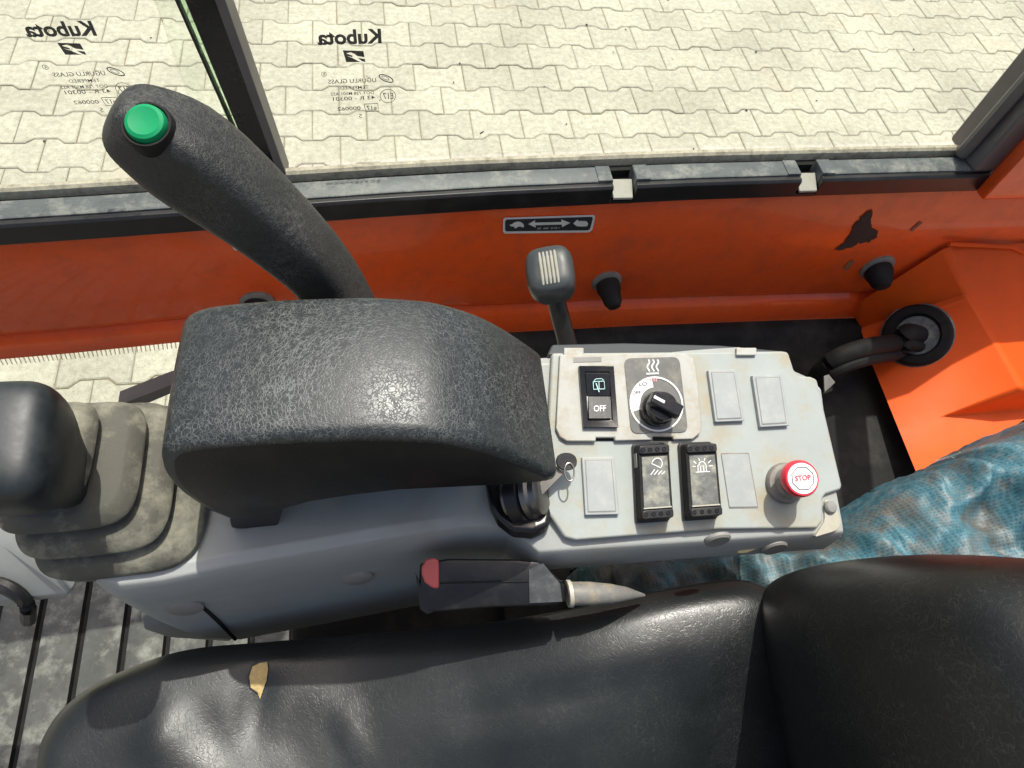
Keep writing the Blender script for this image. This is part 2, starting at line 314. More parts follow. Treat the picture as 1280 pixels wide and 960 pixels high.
M_INK = mat('dark print', (.03, .03, .035), .6, .1, 60)
M_STAMP = mat('glass stamp', (.035, .03, .035), .7, .2, 400)
nt_ = M_STAMP.node_tree; tr_ = nt_.nodes.new('ShaderNodeBsdfTransparent'); mx_ = nt_.nodes.new('ShaderNodeMixShader'); mx_.inputs[0].default_value = .97
nt_.links.new(tr_.outputs[0], mx_.inputs[1]); nt_.links.new(nt_.nodes['Principled BSDF'].outputs[0], mx_.inputs[2]); nt_.links.new(mx_.outputs[0], nt_.nodes['Material Output'].inputs[0])
M_HATCH = mat('pale enamel print', (.75, .74, .66), .6, .05, 60)
nt_ = M_HATCH.node_tree; tl2 = nt_.nodes.new('ShaderNodeBsdfTranslucent'); tl2.inputs[0].default_value = (.8, .79, .7, 1); mx_ = nt_.nodes.new('ShaderNodeMixShader'); mx_.inputs[0].default_value = .6
nt_.links.new(nt_.nodes['Principled BSDF'].outputs[0], mx_.inputs[1]); nt_.links.new(tl2.outputs[0], mx_.inputs[2]); nt_.links.new(mx_.outputs[0], nt_.nodes['Material Output'].inputs[0])
M_REDINK = mat('red print', (.55, .06, .08), .5, .05, 60)
M_PINK = mat('faded red print', (.62, .30, .28), .5, .1, 60)
M_RED = mat('red plastic', (.62, .03, .05), .35, .1, 40)
M_REDF = mat('faded red release', (.55, .11, .10), .5, .12, 60, .05, 300)
M_GREEN = mat('green button plastic', (.003, .27, .10), .55, .08, 40, spec=.25)
M_FILM = mat('worn silver switch film', (.13, .135, .125), .45, .5, 90, .1, 300, dirt=(.42, .41, .32), da=.9, ds=70)
M_STEEL = mat('dull steel', (.20, .19, .175), .38, .2, 60, .05, 200, metal=.9)
M_PLUG = mat('grey plug', (.24, .235, .215), .6, .1, 60)
M_DECAL = mat('silver grey decal', (.80, .79, .74), .5, .1, 90)
M_WASH = mat('rusty washer', (.22, .20, .175), .6, .3, 90, .1, 200)
M_ARM = grain_leather('armrest skin', (.019, .0235, .0245), (.27, .29, .28), 370, 13, .42, rough=.36, warp=.5, depth=.22, wd=.085)
M_GRIP = grain_leather('lever grip skin', (.018, .0195, .019), (.13, .13, .12), 560, 30, .55, rough=.42, warp=.4, depth=.35, wd=.12)
M_SKIN = mat('smooth black moulding', (.013, .012, .011), .45, .25, 30, .12, 500, dirt=(.035, .028, .022), da=.5, ds=20)
M_VINYL = vinyl('seat vinyl', (.013, .0155, .0155), rough=.36)
M_VINYLB = vinyl('backrest vinyl', (.006, .0065, .0063), rough=.40)
M_FOAM = mat('seat foam', (.55, .40, .17), .9, .2, 200, .5, 300)
M_BELLOW = mat('dusty rubber bellows', (.095, .092, .073), .8, .3, 30, .3, 260, dirt=(.32, .31, .23), da=.85, ds=30)
M_MAT = mat('dusty rubber floor mat', (.10, .10, .092), .7, .45, 30, .3, 200, dirt=(.40, .40, .34), da=.9, ds=26)
M_LINER = mat('black floor liner', (.011, .011, .0105), .65, .3, 30, .2, 100, dirt=(.06, .056, .048), da=.7, ds=14, spec=.25)
M_TARP = tarp_mat('blue woven sheet')
M_STRAP = mat('grey strap sleeve', (.16, .16, .15), .55, .2, 60, .1, 300, dirt=(.35, .29, .18), da=.8, ds=70)
M_GLASS = glass_mat('clear window glass', (.955, .975, .95))
M_GLASSE = glass_mat('green glass edge', (.80, .92, .80))

# ------------------------------------------------------------------ pavement
PW, PR, PE = .2202, .1580, .0125          # paver length, row pitch, half step of the toothed edge
LX, LY = -.0525, 3.2018                   # one joint of the first row
def paver_shape(x, y, z=0., inset=.0019, ch=.0042):
    h0, h1 = PR/2-PE, PR/2+PE; a, b2, c = PW/2, .069, .041
    base = [(-a, -h1), (-b2, -h1), (-c, -h0), (c, -h0), (b2, -h1), (a, -h1), (a, h1), (b2, h1), (c, h0), (-c, h0), (-b2, h1), (-a, h1)]
    def ins(d):
        o = []; n = len(base)
        for i in range(n):
            p = np.array(base[i]); u = unit(p-np.array(base[i-1])); v = unit(np.array(base[(i+1) % n])-p)
            nu = np.array([-u[1], u[0]]); nv = np.array([-v[1], v[0]]); k = (nu+nv)/(1+nu @ nv); o.append(p+k*d)
        return o
    R = [[(p[0]+x, p[1]+y, z-.05) for p in ins(inset)], [(p[0]+x, p[1]+y, z-.0032) for p in ins(inset)], [(p[0]+x, p[1]+y, z) for p in ins(inset+ch)]]
    return loft(R, cap0=False)
ground = obj('pavement', ([(-220, -220, -.0055), (220, -220, -.0055), (220, 220, -.0055), (-220, 220, -.0055)], [(0, 1, 2, 3)]), M_SAND)
tag(ground, None, kind='structure')
vis, rest = [], []
for r in range(-30, 34):
    for i in range(-34, 34):
        x = LX+(i+.5+(.5 if r % 2 == 0 else 0)+.5)*PW - .5*PW; y = LY-r*PR
        # even rows carry their joints half a length off the odd rows
        if abs(x) > 7.2 or y < -2 or y > 8: continue
        q = CAM2W.T @ (np.array([x, y, 0])-EYE); inside = False
        if q[2] > .1:
            px, py = q[0]/q[2]*F_PX+640, q[1]/q[2]*F_PX+480
            inside = -45 < px < 1320 and -30 < py < 560 and (py < 300 or px < 330)
        (vis if inside else rest).append((x, y))
pm = bpy.data.meshes.new('paver'); V, Fc = paver_shape(0, 0); pm.from_pydata([tuple(v) for v in V], [], Fc); pm.materials.append(M_PAVER)
bm = bmesh.new(); bm.from_mesh(pm); bmesh.ops.recalc_face_normals(bm, faces=bm.faces); bm.to_mesh(pm); bm.free()
for x, y in vis[:300]:
    o = bpy.data.objects.new('paver', pm); COL.objects.link(o); o.parent = ground
    o.location = (x+random.uniform(-.0008, .0008), y+random.uniform(-.0008, .0008), random.uniform(-.0016, .0012)); o.rotation_euler = (random.uniform(-.006, .006), random.uniform(-.006, .006), random.uniform(-.005, .005))
rest += vis[300:]
ms = [paver_shape(x, y, random.uniform(-.0012, .0008)) for x, y in rest]
far = obj('paver_field', join(*ms), M_PAVER, ground, smooth=False); far['kind'] = 'stuff'
# bits of grit, twigs and leaf crumbs lying on the paving
gm = []
for k in range(34):
    x, y = random.uniform(-1.6, 2.6), random.uniform(1.0, 4.6); s = random.uniform(.0015, .0042)
    a = random.uniform(0, math.pi); lx = s*random.choice([1, 1, 1.5, 3.5])
    gm.append(boxm((x, y, .0015+s*.3), (math.cos(a), math.sin(a), 0), (-math.sin(a), math.cos(a), 0), EZ, lx*2, s*1.3, s*.8))
for px, py, s in ((567, 103, .009), (933, 138, .012), (945, 65, .012), (1142, 62, .011), (835, 0, .01), (708, 155, .007), (867, 186, .008)):
    p = onZ(px, py, .003); gm.append(lathe([(.0, 0), (s*.5, .001), (s*.42, s*.3), (0, s*.4)], p, EZ, 7))
g = obj('pavement_grit', join(*gm), mat('grit', (.05, .045, .04), .9, .4, 300)); tag(g, 'scattered dark grit and twig crumbs on the pale paving', 'grit', kind='stuff')

# ------------------------------------------------------------------ excavator cab
cab = thing('excavator_cab', 'orange excavator cab side with black window frame around sliding glass', 'cab', (.2, .5, .8))
YW = lambda x: float(np.interp(x, [-1.2, -.34, -.16, .06, .32, .62, 1.3], [.435, .4697, .481, .4957, .5035, .5067, .503]))
xs = list(np.linspace(-1.1, 1.2, 47))
def wall_strip(prof):
    """prof: list of (dy, z(x)) swept along the curved cab side"""
    return loft([[(x, YW(x)+dy, (z(x) if callable(z) else z)) for dy, z in prof] for x in xs])
zc = lambda x: float(np.interp(x, [-.45, -.2, .1, .3, .7], [1.305, 1.305, 1.275, 1.265, 1.245]))
zb = lambda x: zc(x)-.035 if x < .1 else zc(x)-.06
obj('side_wall', wall_strip([(.003, 1.452), (0, 1.447), (-.001, lambda x: zc(x)+.014), (.0015, lambda x: zc(x)+.004), (.006, lambda x: zc(x)), (.001, lambda x: zc(x)-.006), (-.004, lambda x: zc(x)-.012), (-.003, lambda x: zb(x)+.003), (.002, zb), (.03, zb), (.03, 1.452)]), M_ORANGE, cab, sharp=50)
# window sill: black face and pale worn channel, broken by two drain notches
NOTCH = [.2435, .4555]
def seg_strip(x0, x1, prof, n=12):
    return loft([[(x, YW(x)+dy, z) for dy, z in prof] for x in np.linspace(x0, x1, n)])
edges = [-1.1, NOTCH[0]-.0125, NOTCH[0]+.0125, NOTCH[1]-.0125, NOTCH[1]+.0125, 1.2]
for k in (0, 2, 4):
    x0, x1 = edges[k], edges[k+1]
    obj('sill_face', seg_strip(x0, x1, [(-.004, 1.4465), (-.0045, 1.4675), (-.002, 1.470), (.003, 1.470), (.003, 1.4465)]), M_SILLB, cab, bevel=.0008)
    obj('sill_channel', seg_strip(x0, x1, [(.0032, 1.452), (.0032, 1.4712), (.005, 1.4722), (.0235, 1.4722), (.0245, 1.471), (.0245, 1.452)]), M_SILL, cab)
for nx in NOTCH:
    y = YW(nx)
    obj('sill_notch', join(boxm((nx, y+.0165, 1.4545), EX, EY, EZ, .025, .026, .004), boxm((nx, y+.001, 1.4485), EX, EY, EZ, .0248, .0095, .004)), M_SILLB, cab)
    obj('drain_tab', prism([(nx-.0105, y-.0062, 1.4570), (nx+.0105, y-.0062, 1.4570), (nx+.0125, y+.014, 1.4640), (nx-.0115, y+.014, 1.4640)], (0, 0, -.003)), M_CREAM, cab, bevel=.0008)
    for s in (-1, 1):
        obj('channel_clip', boxm((nx+s*.0205, YW(nx+s*.0205)+.0135, 1.4722), EX, EY, EZ, .0155, .0212, .0022), M_SILL, cab, bevel=.0008)
obj('sill_gap', seg_strip(-1.1, 1.2, [(.0248, 1.450), (.0248, 1.4655), (.032, 1.4655), (.032, 1.450)], 30), M_BLACKM, cab)
obj('window_seal', seg_strip(-1.1, 1.2, [(.0322, 1.455), (.0322, 1.4745), (.0345, 1.477), (.038, 1.4775), (.040, 1.472), (.040, 1.455)], 30), M_SEAL, cab)
# sliding panes
def pane(x0, x1, dy, z0, z1, th=.005):
    return loft([[(x, YW(x)+dy, z0), (x, YW(x)+dy, z1), (x, YW(x)+dy+th, z1), (x, YW(x)+dy+th, z0)] for x in np.linspace(x0, x1, 14)])
# divider bar leaning with the front pane's edge
GY = .52
def up(px, py, y): return onY(px, py, y)
def lean_bar(bot, top, z0, z1, dx0, dx1, dy0, dy1):
    b_, t_ = np.array(bot), np.array(top); s = (t_-b_)/(t_[2]-b_[2])
    P0, P1 = b_+s*(z0-b_[2]), b_+s*(z1-b_[2])
    return loft([[P+(dx0, dy0, 0), P+(dx1, dy0, 0), P+(dx1, dy1, 0), P+(dx0, dy1, 0)] for P in (P0, P1)])
bb, bt = up(320, 172, GY), up(257, 0, GY)
pl = up(337, 175, GY)
s = (bt-bb)/(bt[2]-bb[2])
frontp = obj('window_pane', pane(-1.1, -.135, .043, 1.465, 2.25), M_GLASS, cab, label='front sliding pane left of the leaning bar')
rearp = obj('window_pane', pane(-.16, .66, .056, 1.465, 2.25), M_GLASS, cab, label='rear pane between the leaning bar and the right post')
bl, tl = up(282, 130, GY), up(226, 0, GY)
obj('divider_bar', lean_bar(up(317, 165, GY), up(253, 0, GY), 1.466, 2.25, -.0125, .0125, 0, .022), M_GLOSS, cab, bevel=.001)
obj('divider_edge', lean_bar(up(340, 178, GY), up(277, 0, GY), 1.466, 2.25, -.0045, .003, -.002, .024), M_GREYBAR, cab, bevel=.001)
obj('pane_edge', lean_bar(up(280, 130, GY), up(225, 0, GY), 1.466, 2.25, -.005, .0055, .006, .011), M_GLASSE, cab)
obj('pane_edge_line', lean_bar(up(272, 123, GY), up(217, 0, GY), 1.466, 2.25, -.001, .001, .005, .0115), M_BLACK, cab)
# rear post, sloping up and back
def bar2(pts, dy0, dy1):
    return prism([np.array(p)+(0, dy0, 0) for p in pts], (0, dy1-dy0, 0))
obj('rear_post', prism([(.652, .506, 1.4715), (.684, .506, 1.4715), (.684, .562, 1.4715), (.652, .562, 1.4715)], (-.003, 0, .80)), M_GREYBAR, cab, bevel=.004)
obj('rear_quarter_panel', prism(rounded([(.674, .487, 1.4468), (.672, .487, 1.60), (1.2, .487, 1.60), (1.2, .487, 1.4468)], .004), (0, .016, 0)), M_ORANGE, cab, bevel=.003)
obj('rear_post_seal', tube([(.648, .53, 1.478), (.646, .528, 1.49), (.645, .525, 1.60), (.644, .525, 2.27)], .0075, 10), M_GREYBAR, cab)
# maker's and safety stamps printed on the panes, read from outside
def stamp():
    T = []
    def t(txt, x0, x1, y0, y1, bold=0.): T.append(text_on(txt, (x1, 0, -y1), (x0-x1, 0, 0), (0, 0, y1-y0), bold))
    t('Kubota', 402, 478, 47.5, 64.5, .032); t('UĞURLU GLASS', 408, 468, 104, 111, .004); t('TEMPERED', 422, 458, 115, 119, .002); t('DOT 728 M501 AS2', 409, 464, 122.5, 126.5, .002)
    t('43 R - 00301', 411, 465, 128.5, 133.5, .004); t('000062', 415, 445, 142, 147, .004); t('e17', 453, 466, 142, 148, .006); t('E17', 475.5, 489, 126, 134, .004); t('5', 442, 446, 153, 158); t('R', 402.6, 405.4, 97.3, 100.7)
    nrm = (0, 1, 0)
    def st(P, wd): T.append(stroke([(x, 0, -y) for x, y in P], wd, nrm))
    def el(cx, cy, rx, ry, a0=0, a1=360, wd=.7, rot=0.):
        P = []
        for k in range(25):
            a = rad(a0+(a1-a0)*k/24); x, y = rx*math.cos(a), ry*math.sin(a); c, s2 = math.cos(rad(rot)), math.sin(rad(rot)); P.append((cx+x*c-y*s2, cy+x*s2+y*c))
        st(P, wd)
    el(482, 130, 10, 9); el(404, 99, 3, 2.8, wd=.5)
    st([(450, 139.5), (468, 139.5), (469, 150), (451.5, 150), (450, 139.5)], .8)
    el(481, 107, 9.5, 3.6, rot=25, wd=1.3); el(480, 106.5, 5, 1.7, rot=25, wd=.7)
    # emblem: dark slanted block, with a pale zigzag left open
    def q(P): T.append(([(x, 0, -y) for x, y in P], [tuple(range(len(P)))]))
    q([(430.5, 71), (455, 72.5), (455.4, 75), (440, 73.6), (434, 74.6), (431.2, 75)]); q([(431.2, 75), (434, 74.6), (441, 77.5), (441.5, 79.5), (434.5, 77.6), (432, 79.5)])
    q([(432, 79.5), (434.5, 77.6), (441.5, 80.6), (447.5, 84.2), (452, 85.6), (433, 85)]); q([(440, 73.6), (455.4, 75), (456, 79.8), (447, 78.2), (444, 75.5)])
    q([(447.5, 80.5), (456, 82), (456.4, 85.8), (452.5, 84.6)])
    return join(*T)
SV, SF = stamp()
def place_stamp(px, py, dy, par, k):
    p = onY(px, py, YW(-.1)+dy); sc = k*p[1]/(ray(px, py)[1])/F_PX
    V = []
    for v in SV:
        x = p[0]+(v[0]-441)*sc*.985; V.append((x, YW(x)+dy-.0006, p[2]+(v[2]+103)*sc*1.12))
    return obj('glass_stamp', (V, SF), M_STAMP, par, smooth=False)
place_stamp(443, 100, .056, rearp, 1.0)
place_stamp(102, 78, .043, frontp, 1.0)
# lower glazing under the wall, with the row of printed hatching along its top
lowp = obj('lower_pane', loft([[(x, YW(x)+.004, zb(x)-.34), (x, YW(x)+.004, zb(x)-.0005), (x, YW(x)+.009, zb(x)-.0005), (x, YW(x)+.009, zb(x)-.34)] for x in np.linspace(-1.0, .12, 12)]), M_GLASS, cab)
hz = []
for x in np.arange(-.62, .05, .0046):
    y = YW(x)+.0032; z = zb(x)-.0005; hz.append(([(x, y, z), (x+.0016, y, z), (x-.0024, y, z-.017), (x-.0036, y, z-.017)], [(0, 1, 2, 3)]))
obj('printed_hatching', join(*hz), M_HATCH, lowp, smooth=False)
obj('lower_strip', prism([onY(147, 507, .45), onY(212, 482, .45), onY(240, 474, .45), onY(215, 491, .45), onY(187, 503, .45)], (0, .02, 0)), M_GREYBAR, cab)  # thin grey strip below the side wall
# rubber stops on round washers
def stop(px, py, rpx, hang, dim):
    c = onY(px, py, .49); y = YW(c[0]); c = onY(px, py, y); rr = rpx*(c[1]/ray(px, py)[1])/F_PX
    obj('washer', lathe([(rr, 0), (rr, .004), (rr*.8, .006), (rr*.35, .006)], c+(0, .001, 0), (0, -1, .0), 26), M_WASH, cab)
    obj('rubber_stop', lathe([(rr*.78, .004), (rr*.80, .012), (rr*.66, .020), (rr*.60, .030*dim), (rr*.4, .037*dim), (0.001, .039*dim)], c, unit((hang, -1, -.15)), 22), M_BLACKM, cab)
stop(758, 351, 19, .10, 1.0); stop(1096, 333, 21, -.05, .85); stop(322, 377, 21, .0, .5)
# speed decal: turtle, double arrow, hare
def on_wall(px, py, d=.0):
    y = .5
    for _ in range(6): p = onY(px, py, y); y = YW(p[0])-.001-d
    return onY(px, py, y)
WN = (0, -1, 0)
def wall_poly(P, d): return [on_wall(x, y, d) for x, y in P]
def flat(P): return P, [tuple(range(len(P)))]
C0 = [(631, 272), (742, 268.5), (744, 271), (740, 287), (736, 290), (631, 291.5), (628.5, 289), (629, 274)]
dec = obj('speed_decal', prism(rounded(wall_poly(C0, .0004), .001), (0, -.0006, 0)), M_DECAL, cab)
C1 = [(633.5, 274.5), (740, 271), (741, 273), (737.5, 286), (735, 287.6), (632.5, 289), (631.3, 287), (631.5, 276)]
obj('decal_field', prism(rounded(wall_poly(C1, .0012), .001), (0, -.0003, 0)), M_INK, dec)
turtle = [(636.5, 281), (640, 280.3), (642, 278.5), (646, 277), (650, 277.2), (653.5, 279.2), (655, 281.8), (654.5, 284.3), (652, 284), (651, 283.2), (647, 283.6), (645.3, 285.4), (642.8, 285), (643, 283.4), (639, 283)]
arrow = [(660, 280.2), (669, 275.2), (668.5, 278.3), (702, 277.4), (701.5, 274.3), (713, 278.5), (702.5, 284), (702.3, 280.7), (669, 281.6), (670, 284.6)]
hare = [(716.5, 279.2), (719.5, 276.6), (721.5, 274.6), (723.5, 275.8), (722.8, 277.2), (726, 275.8), (728, 276.6), (729.5, 276), (733.5, 276.8), (735.2, 280), (734, 282.8), (727, 283.2), (721, 282.7), (718, 280.8)]
pic = [flat(wall_poly(P, .0019)) for P in (turtle, arrow, hare)]
pic.append(text_on('ES  400  D10-1', on_wall(672, 286.8, .0019), on_wall(699, 285.8, .0019)-on_wall(672, 286.8, .0019), (0, 0, .0026)))
obj('decal_picture', join(*pic), M_DECAL, dec, smooth=False)
d2 = obj('warning_decal', prism(rounded(wall_poly([(284, 295), (330, 291), (342, 308), (293, 313)], .0004), .003), (0, -.0006, 0)), M_DECAL, cab)
obj('decal_field', join(flat(wall_poly([(303, 305), (306, 302), (307, 306)], .0014)), flat(wall_poly([(312, 306), (322, 299), (330, 304), (316, 309)], .0014))), M_INK, d2, smooth=False)
# chipped paint
chip = [(1044, 311.5), (1056, 303), (1066, 289), (1067, 281), (1074, 276), (1080, 269), (1085, 263.5), (1090, 264), (1088, 276), (1089, 285), (1096, 289), (1095.5, 296), (1088, 301), (1078, 304), (1073, 303), (1066, 308), (1056, 311.5)]
ragged = []
for i, p in enumerate(chip):
    q2 = chip[(i+1) % len(chip)]
    for t in (0, .25, .5, .75): ragged.append((p[0]*(1-t)+q2[0]*t+random.uniform(-1.1, 1.1), p[1]*(1-t)+q2[1]*t+random.uniform(-1.1, 1.1)))
chip = ragged; ccx, ccy = 1076, 290
obj('chip_rim', prism(wall_poly([(ccx+(x-ccx)*1.06+random.uniform(-.8, .8), ccy+(y-ccy)*1.05+random.uniform(-.8, .8)) for x, y in chip], .0002), (0, -.0002, 0)), mat('rusty primer', (.20, .05, .02), .8, .3, 200), cab)
obj('paint_chip', prism(wall_poly(chip, .0007), (0, -.0004, 0)), M_CHIP, cab)
for P in ([(1138, 287), (1152, 276), (1152.5, 279), (1140, 289)], [(1054, 335), (1066, 324), (1069, 326), (1058, 338)]): obj('paint_scuff', flat(wall_poly([(x+random.uniform(-2, 2), y+random.uniform(-1.5, 1.5)) for q in range(len(P)) for x, y in (P[q], ((P[q][0]+P[(q+1) % len(P)][0])/2, (P[q][1]+P[(q+1) % len(P)][1])/2))], .0006)), M_SCUFF, cab, smooth=False)
# orange rear housing
A = onY(1184, 308, .500); zr = A[2]; Bq = onZ(1211, 367, 1.302); Cq = onZ(1279, 487, 1.268)
Dq = [onZ(1052, 372, 1.192), onZ(1076, 412, 1.192), onZ(1090, 455, 1.192), onZ(1146, 592, 1.192)]
Gq = onZ(1183, 519, 1.215)
hV = [A, Bq, Cq, Gq] + Dq
far_x = 1.15
top = [A, (far_x, .488, zr+.006), (far_x, float(Cq[1]), zr-.008), Cq, Bq]
HV = [tuple(A), (far_x, .500, zr), (far_x, float(Cq[1])-.0, 1.268), tuple(Cq), tuple(Bq), tuple(Gq), tuple(Dq[3]), tuple(Dq[2]), tuple(Dq[1]), tuple(Dq[0]), (far_x, float(Gq[1])-.005, 1.215), (far_x, float(Dq[3][1])-.03, 1.19), (float(Dq[3][0])+.06, float(Dq[3][1])-.03, 1.19), (float(A[0])-.06, .496, 1.25)]
HF = [(0, 1, 2, 3, 4), (4, 3, 5), (0, 4, 13), (13, 4, 8, 9), (4, 5, 7, 8), (5, 6, 7), (3, 2, 10, 5), (5, 10, 11, 12, 6)]
obj('rear_housing', (HV, HF), M_ORANGE2, cab, bevel=.007, seg=3)
obj('housing_ledge', tube([onY(1186, 305, .498), onY(1230, 307, .498), onY(1265, 309, .497), onY(1278, 316, .494), onY(1330, 330, .490)], .003, 8), M_ORANGE2, cab)
hn = unit(np.cross(np.array(HV[5])-HV[4], np.array(HV[7])-HV[4])); hn = hn if hn @ (EYE-Bq) > 0 else -hn
hp = (np.array(HV[4])+HV[5]+HV[7]+HV[8])/4
gc = onP(1147, 420, hp, hn)+hn*.004; gr = 36*np.linalg.norm(gc-EYE)/F_PX*.93
obj('cable_grommet', lathe([(gr, -.004), (gr*1.0, .004), (gr*.92, .008), (gr*.70, .009), (gr*.62, .003), (gr*.2, .002)], gc, hn, 30), M_BLACKM, cab)
obj('grommet_rim', lathe([(gr*1.04, -.004), (gr*1.06, .001), (gr*1.0, .003)], gc, hn, 30), M_SILL, cab)
hc = onP(1137, 498, hp, hn)
obj('screw_hole', lathe([(.006, 0), (.006, .0012), (.0035, .0014), (.003, .0002)], hc+hn*.002, hn, 16), M_BLACKM, cab)
# black floor liner between wall and console
LV = [onY(660, 440, .46), onY(740, 425, .478), onY(900, 402, .485), onY(1058, 379, .488), onZ(1083, 440, 1.196), onZ(1148, 596, 1.196)]
lp = [(.02, .47, 1.15), (.10, YW(.1)-.006, zb(.1)+.003), (.35, YW(.35)-.006, zb(.35)+.006), (.66, .495, zb(.6)+.004)]
LT = [[(x, YW(x)-.004, zb(x)+.010), (x, YW(x)-.014, zb(x)+.010), (x, YW(x)-.030, zb(x)+.004), (x, YW(x)-.034, zb(x)-.006), (x, YW(x)-.06, zb(x)-.012), (x, .30, zb(x)-.03), (x, .05, zb(x)-.06)] for x in np.linspace(.10, 1.0, 16)]
obj('floor_liner', loft(LT, False, False, closed=False), M_LINER, cab, sharp=60)
obj('liner_flap', prism([onZ(1030, 470, 1.30), onZ(1036, 468, 1.30), onZ(1044, 478, 1.29), onZ(1031, 490, 1.29)], (0, 0, -.002)), M_PLUG, cab)
# cable loom coming out of the grommet and diving behind the console
hosep = spline([gc+hn*.004+(.004, 0, 0), gc+hn*.020+(-.012, .002, .0), onP(1120, 428, hp+hn*.03, hn), onZ(1085, 434, 1.262), onZ(1050, 446, 1.255), onZ(1025, 466, 1.22), onZ(1010, 500, 1.16)], 6)
obj('cable_loom', tube(hosep, .0125, 12), M_BLACKM, cab)
obj('cable_loom', tube([p+np.array((.0, -.014, -.008)) for p in hosep], .008, 10), M_BLACKM, cab)

# ------------------------------------------------------------------ floor
fy0, fy1, fz = -1.2, .40, .83
rp = []
for x0 in np.arange(-2.0, 1.2, .0605):
    k = [(x0+.0030, fz-.007), (x0+.0055, fz-.0008), (x0+.0085, fz), (x0+.0525, fz), (x0+.0555, fz-.0008), (x0+.0580, fz-.007)]
    rp.append(([(x, fy0, z) for x, z in k]+[(x, fy1, z) for x, z in k], [(i, i+1, i+7, i+6) for i in range(5)]))
nrib = sum(len(m_[1]) for m_ in rp)
rp.append(prism([(-2, fy0, fz-.007), (1.2, fy0, fz-.007), (1.2, fy1, fz-.007), (-2, fy1, fz-.007)], (0, 0, -.03)))
fm = join(*rp)
flo = obj('floor', (fm[0], fm[1], [1 if (i >= nrib or i % 5 in (0, 4)) else 0 for i in range(len(fm[1]))]), [M_MAT, M_BLACKM])
tag(flo, None, kind='structure')

# ------------------------------------------------------------------ control console
con = thing('control_console', 'light grey switch console beside the black seat with stop button', 'control console', (.1, .2, 1.2))
tl_ = rad(19); U = np.array([0, math.cos(tl_), math.sin(tl_)]); PN = np.array([0, -math.sin(tl_), math.cos(tl_)])
PO = onZ(830, 500, 1.52); yaw = rad(4)
UX = math.cos(yaw)*EX-math.sin(yaw)*U; UY = math.sin(yaw)*EX+math.cos(yaw)*U
def Q(px, py, h=0.): return onP(px, py, PO+PN*h, PN)
def QL(P, h=0.): return [Q(x, y, h) for x, y in P]
def onplate(P, h, th, r=0, m=4):
    """outline given where it is seen; solid of thickness th whose top lies h above the panel"""
    pts = QL(P, h); pts = rounded(pts, r, m) if r else pts
    return prism(pts, -PN*th)
plate_px = [(690, 441), (978, 438.5), (986, 440), (993, 462), (1000, 469.5), (1014, 470.5), (1022, 474), (1053, 606), (1052, 612), (1033, 618), (1029, 623), (1029, 652), (1022, 660.6), (899, 662), (720, 676), (706, 672), (698, 660), (684, 640), (684, 560)]
cp = obj('cover_plate', onplate(plate_px, 0, .008), M_PLATE, con, bevel=.0022, seg=3)
# body: rounded shell below the plate and forward to the joystick
rimz = 1.483
def rim_y(x): return float(np.interp(x, [-.22, -.11, 0, .05, .072, .09, .325], [.1315, .143, .151, .153, .148, .1285, .1175]))
bx = [-.222, -.218, -.20, -.185, -.16, -.12, -.06, 0, .04, .06, .072, .09, .10, .13, .20, .27, .318, .325]
def body_ring(x):
    yn = rim_y(x); f = min(1, max(0, (x+.222)/.05)); e = (1-math.sqrt(1-(1-f)**2))*.05
    g = float(np.interp(x, [-.2, -.05, .04, .09, .30, .325], [0, 0, .3, 1, 1, .9]))
    zt = rimz; zf = rimz+g*.052; yf = .262-.02*(1-f)-.010*(x+.0) - (0 if x < .29 else (x-.29)*1.0)
    yn += e; yf -= e*.6
    zl = float(np.interp(x, [-.222, -.17, -.1, 0, .04, .085, .10, .325], [1.36, 1.262, 1.25, 1.25, 1.25, 1.29, 1.425, 1.43]))
    return [(x, yn+.010, zt), (x, yn+.003, zt-.003), (x, yn, zt-.010), (x, yn-.001, zt-.035), (x, yn+.001, zl+.3*(zt-zl)), (x, yn+.004, zl), (x, yf+.02, zl), (x, yf+.010, zf-.03), (x, yf+.006, zf-.014), (x, yf-.002, zf-.0095), (x, .5*(yn+yf), .5*(zt+zf)-.009)]
obj('console_body', loft([body_ring(x) for x in bx]), M_GREY, con, bevel=.004, sharp=40)
# pieces on the side of the console
def sidepx(px, py, d=.0):
    y = .14
    for _ in range(8): p = onY(px, py, y); y = rim_y(p[0])-.0005-d
    return onY(px, py, y)
for px, py, rpx in ((447, 719.5, 20), (231, 757, 21), (896, 672, 17), (967, 682, 17)):
    c = sidepx(px, py, -.001); rr = rpx*np.linalg.norm(c-EYE)/F_PX*.92
    obj('screw_plug', lathe([(rr, 0), (rr, .0022), (rr*.85, .0035), (.0005, .0037)], c, unit((0, -1, .12)), 24), M_PLUG, con)
obj('panel_seam', tube([sidepx(253, 758, .0), sidepx(272, 776, .0), sidepx(294, 799, .0)], .0016, 6), M_BLACKM, con)
